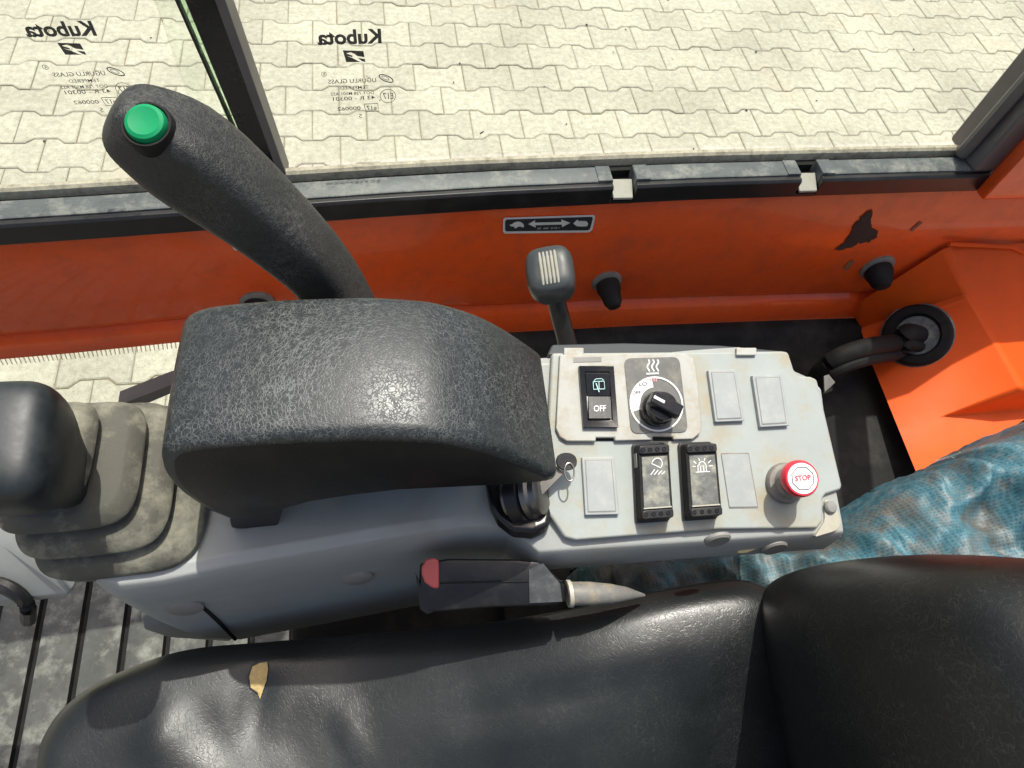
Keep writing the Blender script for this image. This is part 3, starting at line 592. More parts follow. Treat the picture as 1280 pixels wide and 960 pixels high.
# front cowl beyond the joystick, lengthened out of view to shade the mat
cw = [onZ(-60, 640, 1.42), onZ(-10, 652, 1.42), onZ(10, 664, 1.42), onZ(64, 692, 1.42), onZ(66, 716, 1.405), onZ(5, 690, 1.405), onZ(-60, 690, 1.405)]
obj('front_cowl', loft([[onZ(-520, 560, 1.40), onZ(0, 655, 1.41), onZ(62, 690, 1.41), onZ(75, 560, 1.41)], [onZ(-520, 600, 1.392), onZ(4, 683, 1.395), onZ(66, 716, 1.395), onZ(80, 600, 1.395)], [onZ(-520, 660, 1.36), onZ(2, 752, 1.33), onZ(90, 742, 1.36), onZ(135, 640, 1.36)], [onZ(-520, 680, 1.30), onZ(2, 758, 1.29), onZ(86, 744, 1.33), onZ(135, 640, 1.33)]]), M_GREY, con, bevel=.004)
obj('cowl_cable', tube(spline([onZ(-30, 728, 1.36), onZ(0, 731, 1.36), onZ(20, 741, 1.355), onZ(34, 756, 1.34), onZ(36, 775, 1.31)], 4), .0060, 8), M_BLACK, con)
obj('lower_skirt', prism(rounded([onY(176, 772, .150), onY(180, 787, .150), onY(210, 797, .150), onY(288, 802, .150), onY(300, 780, .150), onY(200, 755, .150)], .006), (0, .03, 0)), M_GREY, con, bevel=.003)
obj('rear_strip', prism([Q(684, 443, -.008), Q(690, 430, -.014), Q(780, 428, -.014), Q(900, 431, -.014), Q(985, 439, -.014), Q(985, 444, -.008)], (0, 0, -.02)), mat('dark grey strip', (.05, .054, .058), .5, .15, 30), con, bevel=.002)  # darker grey strip along the far edge of the console
# raised switch cover with two finger slots
cover_px = [(700, 443), (854, 441.5), (867, 447), (871, 464), (877.5, 530), (876, 541), (866, 549), (842, 549.5), (841.5, 546), (816, 546), (816, 550), (769, 551), (768.5, 547), (745, 547), (745, 551.5), (709, 551.5), (700, 546), (695, 535)]
cov = obj('switch_cover', onplate(cover_px, .0042, .0046), M_COVER, con, bevel=.0013, seg=3)
for x0, x1 in ((745, 768.5), (816, 841.5)):
    obj('finger_slot', onplate([(x0, 545), (x1, 545), (x1+.5, 551), (x0+.5, 551)], .0006, .0004), M_BLACKM, con)
for x0, x1 in ((705, 730), (921, 946)):
    obj('clip_tab', onplate([(x0, 434.5), (x1, 434.5), (x1, 444), (x0, 444)], .003, .004), M_COVER, con, bevel=.0008)
obj('cover_slot', onplate([(717, 446.8), (752, 446), (752, 452), (717, 452.8)], .0046, .0006), M_PLUG, cov)
# wiper switch
def quad_ring(o4, i4, h, th):
    O = QL(o4, h); I = QL(i4, h-.0015); V = [tuple(p) for p in O+I]+[tuple(p-PN*th) for p in O+I]
    Fc = [(i, (i+1) % 4, 4+(i+1) % 4, 4+i) for i in range(4)]+[(8+i, 8+(i+1) % 4, (i+1) % 4, i) for i in range(4)]+[(4+i, 4+(i+1) % 4, 12+(i+1) % 4, 12+i) for i in range(4)]
    return V, Fc
wip = obj('wiper_switch', quad_ring([(724, 457), (767.5, 457), (773.2, 534.5), (729.6, 534.5)], [(731.5, 465), (761.5, 465), (765.5, 525), (735.5, 525)], .008, .006), M_GLOSS, con, bevel=.0006)
obj('rocker_upper', prism([Q(731.5, 466, .0075), Q(762, 466, .0075), Q(763.5, 495, .0048), Q(733.5, 495, .0048)], -PN*.006), M_GLOSS, wip, bevel=.0005)
obj('rocker_lower', prism([Q(735.5, 495.2, .0048), Q(763.6, 495.2, .0048), Q(765.2, 523.5, .0085), Q(736, 523.5, .0085)], -PN*.008), M_BLACK, wip, bevel=.0005)
obj('off_lettering', text_on('OFF', Q(742.3, 514.5, .0078), Q(757.4, 514.0, .0078)-Q(742.3, 514.5, .0078), Q(742.3, 506.8, .0071)-Q(742.3, 514.5, .0078), .012), M_WHITE, wip, smooth=False)
def ic(P, h, wd=.0007): return stroke([Q(x, y, h) for x, y in P], wd, PN)
M_TEAL = mat('pale teal print', (.42, .70, .66), .5, .05, 60)
wi = join(ic([(741.5, 477), (755.2, 476.4), (756, 486), (742, 486.6), (741.5, 477)], .0078, .0006), ic([(742.5, 475.8), (745, 473.6), (752, 473.2), (754.6, 475.3)], .0078, .0005), ic([(748.6, 476.4), (748.9, 486)], .0078, .0005), ic([(745, 479), (749, 490)], .0076, .0008))
obj('wiper_symbol', wi, M_TEAL, wip, smooth=False)
# heater control
def circ(cx, cy, r, h, a0=0, a1=360, n=40):
    c = Q(cx, cy, h); k = r*np.linalg.norm(c-EYE)/F_PX*.965
    return [c+k*(UX*math.cos(rad(a0+(a1-a0)*i/n))+UY*math.sin(rad(a0+(a1-a0)*i/n))) for i in range(n+1)]
heat = obj('heater_control', onplate([(780, 448), (849, 446), (860.3, 540), (789, 541.8)], .0050, .0010, .0055), M_LABELG, con)
obj('dial_ring', stroke(circ(820.8, 504.8, 34.4, .0056), .0013, PN), M_WHITE, heat, smooth=False)
o1 = circ(820.8, 504.8, 34.0, .0053, 97, 197, 16); i1 = circ(820.8, 504.8, 21.5, .0053, 97, 197, 16)
obj('dial_sector', ([tuple(p) for p in o1+i1], [(i, i+1, 18+i, 17+i) for i in range(16)]), M_WHITE, heat, smooth=False)
o1 = circ(820.8, 504.8, 23.5, .0053, 197, 330, 16); i1 = circ(820.8, 504.8, 21.5, .0053, 197, 330, 16)
obj('dial_arc', ([tuple(p) for p in o1+i1], [(i, i+1, 18+i, 17+i) for i in range(16)]), M_WHITE, heat, smooth=False)
def txt_px(t, x0, x1, y0, y1, h, bold=.0, sl=0.):
    return text_on(t, Q(x0, y1, h), Q(x1, y1+sl, h)-Q(x0, y1, h), Q(x0, y0, h)-Q(x0, y1, h), bold)
obj('dial_lettering', join(txt_px('LO', 799, 809, 477.7, 482, .0056, .01), txt_px('OFF', 789.5, 801, 488.4, 493, .0056, .006)), M_INK, heat, smooth=False)
obj('dial_lettering', join(txt_px('HI', 812, 821, 472.6, 477, .0056, .02)), M_PINK, heat, smooth=False, label='faded red HI at the top of the dial')
waves = []
for k in range(3):
    x0 = 810.5+k*5.6; waves.append(ic([(x0+(1.4*math.sin(t/8*2*math.pi*1.25)), 449.5+t*1.85) for t in range(9)], .0056, .0011))
waves.append(ic([(808, 467.2), (823.5, 466.6)], .0056, .0012))
obj('heat_symbol', join(*waves), M_WHITE, heat, smooth=False)
kc = Q(820.0, 512, .005); kr = 21.5*np.linalg.norm(kc-EYE)/F_PX
knob = obj('heater_knob', lathe([(kr, 0), (kr, .004), (kr*.94, .008), (kr*.86, .009), (kr*.82, .015), (kr*.78, .0165), (.0005, .017)], kc, PN, 32), M_GLOSS, heat)
pd = unit(Q(812, 486, .02)-Q(846, 504, .02)); ps = np.cross(PN, pd)
obj('pointer_bar', loft([[kc+PN*.0165+pd*a*kr+ps*b_*kr*.42 for a, b_ in ((-.92, -1), (.98, -1), (.98, 1), (-.92, 1))], [kc+PN*.024+pd*a*kr+ps*b_*kr*.36 for a, b_ in ((-.86, -1), (.92, -1), (.92, 1), (-.86, 1))]]), M_GLOSS, knob, bevel=.0012)
obj('pointer_mark', boxm(kc+PN*.0242+pd*kr*.55-ps*kr*.0, pd, ps, PN, kr*.66, kr*.16, .0005), M_WHITE, knob)
# blank switches
def blank(P, h=.0038, inset=.16, flatb=False):
    P = [np.array(p, float) for p in P]; c = sum(P)/4
    if flatb:
        g = [p+(p-c)*.05 for p in P]; obj('blank_gap', onplate(g, .0003, .0006, .001), M_WASH, con)
        return obj('blank_switch', onplate(P, .0009, .0014, .001), M_BLANK, con, bevel=.0004)
    q = [p+(c-p)*np.array([inset, inset*.6]) for p in P]
    b_ = obj('blank_switch', onplate(P, h, h+.001, .0008), M_BLANK, con, bevel=.0009, seg=3)
    obj('blank_groove', onplate(q, h+.0003, .0006), M_PLUG, b_); q2 = [p+(c-p)*np.array([.05, .03]) for p in q]
    obj('blank_face', onplate(q2, h+.0006, .0008), M_BLANK, b_, bevel=.0003); return b_
blank([(727.5, 571.5), (767.5, 571), (774.2, 643), (732, 644)]); blank([(885.3, 462.5), (919.5, 462), (931, 526), (894.5, 527.5)]); blank([(940.5, 469), (977, 468), (987, 532), (950.5, 534)])
blank([(902, 568), (935.5, 567.5), (947, 633.5), (912, 634)], flatb=True)
# tall rockers
def rocker(face, side, name, label, icon, fw):
    """face: where its raised top is seen; side: width of the left flank"""
    f = [np.array(p, float) for p in face]; H = .0125
    top = QL(f, H); base = [p-PN*H for p in top]
    r_ = obj(name, loft([[p for p in rounded(base, .003)], [p for p in rounded([p-PN*.003 for p in top], .003)], [p+(sum(top)/4-p)*.03 for p in rounded(top, .003)]]), M_BLACKM, con, label=label, bevel=.0006)
    def bil(u, v, h=H):
        a = f[0]*(1-u)+f[1]*u; b2 = f[3]*(1-u)+f[2]*u; p = a*(1-v)+b2*v; return Q(p[0], p[1], h)
    obj('rocker_end', prism(rounded([bil(.03, .015), bil(.97, .015), bil(.97, .13), bil(.03, .13)], .002), PN*.0022), M_BLACK, r_, bevel=.0008)
    obj('rocker_end', prism(rounded([bil(.03, .865), bil(.97, .865), bil(.97, .985), bil(.03, .985)], .002), PN*.0022), M_BLACK, r_, bevel=.0008)
    for k in range(4):
        for v in (.075, .925):
            obj('grip_dimple', lathe([(.0016, 0), (.0013, .0004), (.0008, -.0006)], bil(.16+k*.225, v, H+.0024), PN, 12), M_GLOSS, r_)
    obj('switch_film', prism([bil(.10, .165), bil(.90, .165), bil(.90, .83), bil(.10, .83)], PN*.0008), M_FILM, r_)
    obj('film_edge', prism([bil(.08, .832), bil(.93, .832), bil(.93, .85), bil(.08, .85)], PN*.0014), M_CREAM, r_)
    obj('side_clip', boxm(.5*(bil(.0, .12, .006)+bil(.0, .30, .006))-UX*.0016, UX, UY, PN, .002, .010, .007), M_PLUG, r_)
    obj('switch_symbol', join(*[stroke([bil(u, v, H+.0011) for u, v in P], .0006, PN) for P in icon]), M_WHITE, r_, smooth=False)
    # frame round its foot
    obj('rocker_frame', prism(rounded([p+(p-sum(base)/4)*.07 for p in base], .003), PN*.0035), M_BLACK, r_, bevel=.0008)
    return r_
arc = lambda cx, cy, rx, ry, a0, a1, n=10: [(cx+rx*math.cos(rad(a0+(a1-a0)*i/n)), cy-ry*math.sin(rad(a0+(a1-a0)*i/n))) for i in range(n+1)]
def rot_px(P, cx, cy, deg):
    c, s_ = math.cos(rad(deg)), math.sin(rad(deg)); return [(cx+(x*c-y*s_)/41, cy+(x*s_+y*c)/95) for x, y in P]
dome = [(6.5*math.cos(rad(a)), -7.5*math.sin(rad(a))) for a in range(0, 181, 18)]
lamp = [rot_px(dome+[(-6.5, 2.5), (6.5, 2.5), (6.5, 0)], .58, .265, 28)]+[[(.50+k*.105, .335+.012*k), (.36+k*.115, .405)] for k in range(4)]
beac = [[(.36, .385), (.36, .30)]+arc(.5, .30, .10, .05, 170, 10)+[(.62, .30), (.62, .385)], [(.44, .385), (.44, .31), (.54, .31), (.54, .385)], [(.28, .388), (.72, .388)], [(.24, .24), (.32, .275)], [(.40, .205), (.43, .24)], [(.60, .205), (.57, .24)], [(.78, .24), (.68, .275)], [(.20, .31), (.29, .315)], [(.70, .315), (.82, .31)]]
rocker([(797, 556), (836.5, 554), (842.5, 648), (801.5, 651)], 0, 'work_light_switch', 'left tall black rocker with a lamp symbol', lamp, 0)
rocker([(856, 554.5), (895.5, 553), (903.5, 645), (862, 648)], 0, 'beacon_switch', 'right tall black rocker with a flashing beacon symbol', beac, 0)
# stop button
sb = Q(980, 604, 0); sk = np.linalg.norm(sb-EYE)/F_PX
stp = obj('stop_button', lathe([(23*sk, 0), (23.5*sk, .003), (22*sk, .0055), (19*sk, .006), (17.5*sk, .007), (16.8*sk, .014), (15*sk, .0145), (14.5*sk, .020)], sb, PN, 32), M_WASH, con)
ct = Q(1002.5, 598.0, .0315); ax_ = unit(ct-(sb+PN*.014)); ck = np.linalg.norm(ct-EYE)/F_PX; axc = unit(PN+unit(EYE-ct)*.12)
obj('button_neck', loft([ring(sb+PN*.012, UX, UY, 14.5*sk, 14.5*sk), ring(ct-axc*.010, UX, UY, 15*sk, 15*sk)]), M_BLACK, stp)
obj('button_cap', lathe([(13*ck, -.012), (19.5*ck, -.0085), (21.4*ck, -.005), (21.2*ck, -.0015), (19.5*ck, .0005), (17.6*ck, .0005)], ct, axc, 36), M_RED, stp)
obj('button_face', lathe([(17.8*ck, -.001), (17.6*ck, .0009), (.0004, .0013)], ct, axc, 36), M_WHITE, stp)
ca, cb, cn = axc, None, None
ca = unit(UX-axc*(UX @ axc)); cb = np.cross(axc, ca)
obj('button_outline', stroke([ct+axc*.0014+13.6*ck*(ca*math.cos(rad(22.5+45*i))+cb*math.sin(rad(22.5+45*i))) for i in range(9)], .0006, axc), M_GREYBAR, stp, smooth=False)
obj('stop_lettering', text_on('STOP', ct+axc*.0016+ck*(-9.3*ca-3.0*cb), ck*18.6*ca+ck*1.0*cb, ck*6.2*cb, .022), M_REDINK, stp, smooth=False)
# screw on its cream bracket at the corner
obj('corner_bracket', prism(rounded(QL([(1031, 624), (1041, 627), (1053, 652), (1047, 663), (1018, 672), (1031, 652)], -.0025), .003), -PN*.010), M_CREAM, con, bevel=.001)
obj('corner_screw', lathe([(.0048, 0), (.0048, .002), (.0036, .0035), (.0004, .004)], Q(1037, 634, -.0025), PN, 18), M_PLUG, con)
# ignition barrel in its dark pocket
ipx = [(604, 600), (612, 640), (622, 660), (640, 674), (665, 676), (684, 668), (690, 640), (690, 600)]
zq = 1.487
ign = obj('ignition_switch', prism([onZ(x, y, zq) for x, y in ipx], (.0, .004, .010)), M_GLOSS, con, bevel=.003, seg=3)
ia = unit((.80, -.10, .50)); i0 = onZ(652, 620, 1.498)
obj('ignition_barrel', lathe([(.015, -.01), (.015, .004), (.0175, .005), (.0175, .009), (.0155, .011), (.0155, .015), (.012, .017), (.005, .0175)], i0, ia, 30), M_STEEL, ign)
obj('ignition_collar', lathe([(.0195, -.006), (.0195, .003), (.017, .004)], i0, ia, 30), M_BLACK, ign)

# ignition key with a black ring head
kf = Q(708, 577, .016)
key = thing('ignition_key', 'small key with black round head and wire ring beside the armrest end', 'key', tuple(kf))
ka, kb, kn = UX, UY, PN
obj('key_head', loft([ring(kf+kn*h, ka, kb, r1, r1*.82, 24, 2.2) for r1, h in ((.007, -.002), (.0076, 0), (.007, .002))]), M_BLACK, key)
obj('key_blade', boxm(kf+np.array((-.016, -.012, -.01)), unit((.7, .5, .3)), unit((-.5, .7, 0)), EZ, .03, .007, .0018), M_STEEL, key)
obj('key_ring', tube([kf+kn*.002+(.001, -.002, 0)+.0062*(ka*.55*math.cos(t)+kb*math.sin(t)-kb*.9) for t in np.linspace(0, 6.28, 22)], .0006, 6), M_STEEL, key)

# ------------------------------------------------------------------ armrest pod
arm = thing('armrest', 'black crackle grained armrest pod with arched top over the console', 'armrest', (0, .2, 1.5))
yn, yf = .160, .252
top_px = [(200, 580), (203, 570), (214, 564), (240, 559), (290, 554), (350, 549.5), (450, 545), (520, 546), (560, 549), (610, 559), (650, 573), (680, 587), (697, 596)]
bot_px = [(697, 600), (640, 606), (500, 616), (380, 631), (330, 646), (285, 652), (240, 630), (215, 611), (203, 594)]
def on_near(x, y):
    v = yn
    for _ in range(8): p = onY(x, y, v); v = yn-.002-.085*p[0]
    return onY(x, y, v)
prof = [on_near(x, y) for x, y in spline([np.array(p) for p in top_px], 3)]
botp = [on_near(x, y) for x, y in spline([np.array(p) for p in bot_px], 2)]
def arm_ring(t):
    # t 0..1 from near face to far face; ends rounded
    y = yn+(yf-yn)*t; d = min(t, 1-t)*(yf-yn); k = .007
    ins_ = 0 if d > k else k-math.sqrt(max(0, k*k-(k-d)**2))
    out = []
    cx = -.01; cz = 1.575
    for p in prof+botp:
        x, z = p[0], p[2]; v = np.array([x-cx, (z-cz)*1.6]); l = np.linalg.norm(v); u = v/l
        drop = .004*t*0
        out.append((x-u[0]*ins_+.004*t, y-.002-.085*x, z-u[1]*ins_*.9+.004*math.sin(math.pi*t)*max(0, min(1, (z-1.57)/.04))))
    return out
ts = [0, .012, .03, .055, .08, .2, .35, .5, .65, .8, .92, .945, .97, .988, 1]
obj('armrest_pad', (lambda m: (m[0], m[1], [1 if len(f) > 4 else (0 if True else 0) for f in m[1]]))(loft([arm_ring(t) for t in ts])), [M_ARM, M_SKIN], arm, sharp=50)
obj('armrest_foot', prism(rounded([onY(285, 640, yn+.01), onY(289, 661, yn+.01), onY(346, 663, yn+.01), onY(353, 640, yn+.01), onY(353, 625, yn+.01), onY(290, 625, yn+.01)], .004), (0, .05, 0)), M_BLACK, arm, bevel=.002)
obj('armrest_stem', boxm((.0, .215, 1.50), EX, EY, EZ, .10, .05, .10), M_BLACK, arm, bevel=.004)

# ------------------------------------------------------------------ control lever with the green button
lev = thing('control_lever', 'black grained lever grip with a green button rising behind the armrest', 'lever', tuple(at(430, 372, .45)))
LP = [((452, 432), .462, 40), ((430, 384), .450, 40), ((406, 342), .430, 42), ((372, 308), .410, 48), ((326, 265), .392, 54), ((266, 217), .376, 64), ((224, 186), .364, 67), ((192, 168), .357, 60)]
cs = [at(*p, d) for p, d, _ in LP]; rings = []
viewd = lambda c: unit(EYE-c)
IM_UP = -CAM2W[:, 1]; IM_R = CAM2W[:, 0]
def sect(c, tn, hw, d):
    v = viewd(c); s1 = unit(np.cross(tn, v)); s2 = np.cross(s1, tn); k = d/F_PX*hw/1.17
    th_ = rad(40); q1 = s1*math.cos(th_)+s2*math.sin(th_); q2 = -s1*math.sin(th_)+s2*math.cos(th_)
    return ring(c, q1, q2, k, k, 40, 4.0)
for i, (p, d, a) in enumerate(LP):
    tn = unit(cs[min(i+1, len(cs)-1)]-cs[max(i-1, 0)]); rings.append(sect(cs[i], tn, a, d))
tn = unit(cs[-1]-cs[-2]); k = .357/F_PX
for f, w_ in ((16, 55), (30, 50), (41, 42), (48, 31), (51, 14)):
    rings.append(sect(cs[-1]+tn*f*k*1.0, tn, w_, .357))
obj('grip', loft(rings), M_GRIP, lev, sharp=80, subsurf=1)
bc = at(182, 154, .3338); bn = unit(viewd(bc)*.80+IM_UP*.36-IM_R*.30); bk = .333/F_PX
obj('button_bezel', lathe([(32*bk, -.016), (32*bk, -.003), (30*bk, -.0005), (27.5*bk, -.0005), (26.5*bk, -.002)], bc, bn, 32), M_BLACKM, lev)
obj('green_button', lathe([(25.5*bk, -.006), (25.5*bk, -.0005), (23.5*bk, .0018), (19*bk, .0026), (14*bk, .0022), (.0004, .0018)], bc, bn, 32), M_GREEN, lev)
obj('lever_rod', tube([at(462, 372, .462), at(450, 350, .458)], .0022, 8), M_STEEL, lev)

# ------------------------------------------------------------------ joystick
joy = thing('joystick', 'black joystick knob on a dusty stepped rubber bellows left of the armrest', 'joystick', tuple(onZ(170, 630, 1.48)))
knobc = at(2, 556, .352)
def lrp(a, b, t): return np.array(a)*(1-t)+np.array(b)*t
axj = unit((-.25, .05, 1.))
# stepped rings, each a rounded square: where their right, near, far and left edges lie
RG = [(262, 719, 512, 60, 1.486), (220, 694, 508, 34, 1.504), (177, 664, 507, 4, 1.522), (114, 632, 507, -28, 1.540)]
jr = []
def rect(xr, yn_, yf_, xl, z, g=0.):
    R_ = onZ(xr, 590, z)[0]; L_ = onZ(xl, 590, z)[0]; N_ = onZ((xr+xl)/2, yn_, z)[1]; F_ = onZ((xr+xl)/2, yf_, z)[1]
    c = np.array(((R_+L_)/2, (N_+F_)/2, z)); return c, (R_-L_)/2-g, (F_-N_)/2-g
def rr3(c, hx, hy, z, sh=(0, 0)): return ring((c[0]+sh[0], c[1]+sh[1], z), EX, EY, hx, hy, 48, 4.4)
for k, (xr, yn_, yf_, xl, z) in enumerate(RG):
    c, hx, hy = rect(xr, yn_, yf_, xl, z)
    if k == 0: jr.append(rr3(c, hx-.002, hy-.002, z-.012))
    else: jr += [rr3(c, hx-.012, hy-.010, z-.006), rr3(c, hx-.012, hy-.010, z-.001), rr3(c, hx-.0015, hy-.0015, z-.0012)]
    jr += [rr3(c, hx, hy, z+.0005), rr3(c, hx-.0006, hy-.0006, z+.003), rr3(c, hx-.007, hy-.006, z+.0085), rr3(c, hx-.0085, hy-.0075, z+.0095), rr3(c, hx-.0195, hy-.017, z+.0105)]
jr.append(rr3(c, hx*.5, hy*.5, z+.020)); jr.append(rr3(c, hx*.3, hy*.3, z+.030))
obj('bellows', loft(jr), M_BELLOW, joy, sharp=50)
kr_ = []
kax = unit(unit(EYE-knobc)*.5+axj*.7); kx = unit(EX-kax*(EX @ kax)); ky = np.cross(kax, kx)
for f, rx, ry in ((-.10, .016, .016), (-.06, .018, .020), (-.032, .025, .031), (-.014, .0275, .0345), (.002, .0275, .0345), (.010, .0255, .032), (.0145, .0215, .027), (.0165, .014, .018), (.017, .004, .005)):
    kr_.append(ring(knobc+kax*f+kx*-.001, kx, ky, rx, ry, 40, 4.2))
obj('knob', loft(kr_), mat('worn smooth black knob', (.014, .019, .021), .46, .2, 40, .04, 300, dirt=(.06, .062, .06), da=.4, ds=40), joy, sharp=80, subsurf=1)

# ------------------------------------------------------------------ throttle lever
th = thing('throttle_lever', 'small black lever with ribbed knob in front of the orange wall', 'lever', tuple(at(712, 436, .62)))
tb, tt = at(712, 440, .605), at(690, 356, .575)
obj('stick', tube([tb, lrp(tb, tt, .5), tt], [.0085, .0082, .0078], 16), M_BLACK, th)
tax = unit(unit(tt-tb)*.45+unit(EYE-tt)*.8); tx = unit(EX-tax*(EX @ tax)); ty = np.cross(tax, tx); tk = .575/F_PX
tc_ = at(688, 342, .568); kp = []
for h, sc_, off in ((-.030, .50, -6), (-.020, .78, -4), (-.008, .98, -1), (.004, 1, 0), (.010, .93, 0), (.0125, .80, 0), (.0135, .5, 0)):
    kp.append(ring(tc_+tax*h+ty*off*tk, tx, ty, 30*tk*sc_, 32*tk*sc_, 32, 3.4))
tk_o = obj('knob', loft(kp), mat('dull grey black knob', (.05, .056, .058), .38, .2, 50, .04, 300, dirt=(.09, .09, .085), da=.4, ds=60), th, sharp=60)
for k in range(5):
    x = (-9+k*4.6)*tk
    pts = [tc_+tx*x+ty*t*tk+tax*(.0138-.000004*t*t-(.0022 if abs(t) > 26 else 0)) for t in (-29, -20, -10, 0, 10, 20, 28)]
    obj('knob_rib', tube(pts, .0013, 8), M_CREAM, tk_o)

# ------------------------------------------------------------------ seat
seat = thing('operator_seat', 'black vinyl operator seat with a torn patch at its front edge', 'seat', (.05, -.12, 1.2))
yc_ = -.13
def seat_z(x, y):
    yy = y-yc_; z = 1.335
    q = min(1, max(0, (abs(yy)-.02)/.175)); q = q*q*(3-2*q)
    z += .050*q*(.30+.70*min(1, max(0, (x+.18)/.40))) - .012
    h_ = min(1, max(0, (x+.07)/.25)); z += .056*q*h_*h_*(3-2*h_)
    z += .010*max(0, min(1, (x-.10)/.15))*math.exp(-((abs(yy)-.215)/.04)**2)
    z += .010*math.exp(-((x+.17)/.07)**2)
    n = mnoise.noise(Vector((x*9, y*9, 1.3)))*.0035+mnoise.noise(Vector((x*22, y*14, 5.1)))*.0013
    return z+n
def on_seat_edge(px, py):
    z = 1.33
    for _ in range(14):
        p = onZ(px, py, z); z = .5*z+.5*(seat_z(p[0], p[1])-.017)
    return p[:2]
outl_px = [(40, 965), (58, 905), (95, 866), (150, 836), (230, 810), (330, 800), (450, 790), (600, 777), (740, 753), (850, 730), (925, 721), (975, 735)]
out_w = [np.array((-.280, -.05))]+[on_seat_edge(x, y) for x, y in outl_px]+[np.array((.36, .07)), np.array((.42, .0))]
mir = [np.array((p[0], 2*yc_-p[1])) for p in out_w[::-1]]
outline = spline_closed(list(out_w)+mir, 5)
cx_ = .06
# creases and dents (centre, direction, length, width, depth)
dents = []
for (x0, y0), (x1, y1), wd, dp in (((322, 862), (305, 958), .012, .007), ((428, 885), (455, 960), .007, -.0035), ((370, 905), (345, 960), .014, .003), ((560, 900), (760, 880), .007, .003), ((210, 895), (190, 960), .012, -.005), ((262, 900), (280, 960), .012, .004), ((600, 880), (820, 860), .012, .003)):
    a_, b_ = onZ(x0, y0, 1.345)[:2], onZ(x1, y1, 1.345)[:2]; dents.append((a_, b_, wd, dp))
def dent(x, y):
    p = np.array((x, y)); d = 0
    for a_, b_, wd, dp in dents:
        ab = b_-a_; t = max(0, min(1, (p-a_) @ ab/(ab @ ab))); q = np.linalg.norm(p-a_-ab*t); d -= dp*math.exp(-(q/wd)**2)*(.35+.65*math.sin(math.pi*min(1, .15+t*.85)))
    return d
cr_ = []
cen = np.array([cx_, yc_])
for s_ in [.02, .1, .2, .3, .4, .48, .55, .61, .66, .70, .735, .77, .80, .83, .855, .88, .90, .92, .94, .955, .97, .98, .99, .997, 1.0]:
    rr_ = []
    for p in outline:
        q = cen+(np.array(p)-cen)*s_; e = np.linalg.norm(np.array(p)-cen)*(1-s_); R_ = .030
        dz = 0 if e > R_ else -(R_-math.sqrt(max(0, R_*R_-(R_-e)**2)))
        rr_.append((q[0], q[1], seat_z(q[0], q[1])+dz+dent(q[0], q[1])))
    cr_.append(rr_)
for dz, k in ((.01, 1.0), (.03, .995), (.05, .985), (.075, .97)):
    cr_.append([(cen[0]+(p[0]-cen[0])*k, cen[1]+(p[1]-cen[1])*k, seat_z(p[0], p[1])-.030-dz) for p in outline])
obj('cushion', loft(cr_), M_VINYL, seat, sharp=180)
obj('seat_base', boxm((.03, yc_, 1.05), EX, EY, EZ, .40, .36, .38), M_BLACKM, seat, bevel=.01)
obj('shade_filler', boxm((.39, -.08, .97), EX, EY, EZ, 1.06, .56, .30), M_LINER, seat, bevel=.01)  # added black box standing in for the shade under seat and console
# torn patch with foam showing
def on_seat(px, py, h=0.):
    z = 1.345
    for _ in range(12):
        p = onZ(px, py, z); z = .5*z+.5*(seat_z(p[0], p[1])+dent(p[0], p[1])+h)
    return p
tear = [(315, 833), (325, 828), (334, 827), (335, 836), (333, 851), (329, 862), (325, 874), (322, 866), (313, 860), (311, 846)]
tp = [on_seat(x, y, .0012) for x, y in tear]
cc = sum(tp)/len(tp)
rim_ = [cc+(p-cc)*random.uniform(1.04, 1.14)-(0, 0, .0006) for p in tp]
obj('torn_hole', ([tuple(p) for p in rim_], [tuple(range(len(rim_)))]), M_BLACKM, seat, smooth=False)
obj('exposed_foam', ([tuple(p) for p in tp]+[tuple(cc+(0, 0, .0025))], [(i, (i+1) % len(tp), len(tp)) for i in range(len(tp))]), M_FOAM, seat)
obj('torn_edge', tube([on_seat(x, y, .0006) for x, y in tear[7:]+tear[:3]], .0009, 6), M_VINYL, seat)
# backrest: thick padded shell, leaning back, bulging over the cushion
bk_c = []
def back_ring(t):
    # t from the bottom of the backrest to its top
    z = 1.31+.36*t; n = 52; out = []
    x0 = float(np.interp(z, [1.30, 1.38, 1.46, 1.52, 1.60, 1.67], [.285, .255, .228, .224, .240, .262])); thick = .14
    hw = float(np.interp(z, [1.30, 1.42, 1.50, 1.56, 1.62, 1.67], [.225, .236, .226, .212, .190, .165]))
    for i in range(n):
        a = 2*math.pi*i/n; c, s_ = supel(a, 3.2)
        y = yc_+hw*s_; x = x0+thick/2+thick/2*c
        if c < 0: x += .020*(1-abs(s_)**3)*(-c)          # hollow between the side wings
        out.append((x, y, z))
    return out
bks = [0, .03, .08, .15, .22, .3, .4, .5, .6, .7, .8, .88, .94, .98, 1.0]
BR = []
for t in bks:
    r0 = back_ring(t); m_ = sum(np.array(p) for p in r0)/len(r0); k = 1 if .06 < t < .9 else (1-.35*((.06-t)/.06)**2 if t < .06 else 1-.5*((t-.9)/.1)**2)
    BR.append([m_+(np.array(p)-m_)*k for p in r0])
obj('backrest', loft(BR), M_VINYLB, seat, sharp=180, subsurf=1)

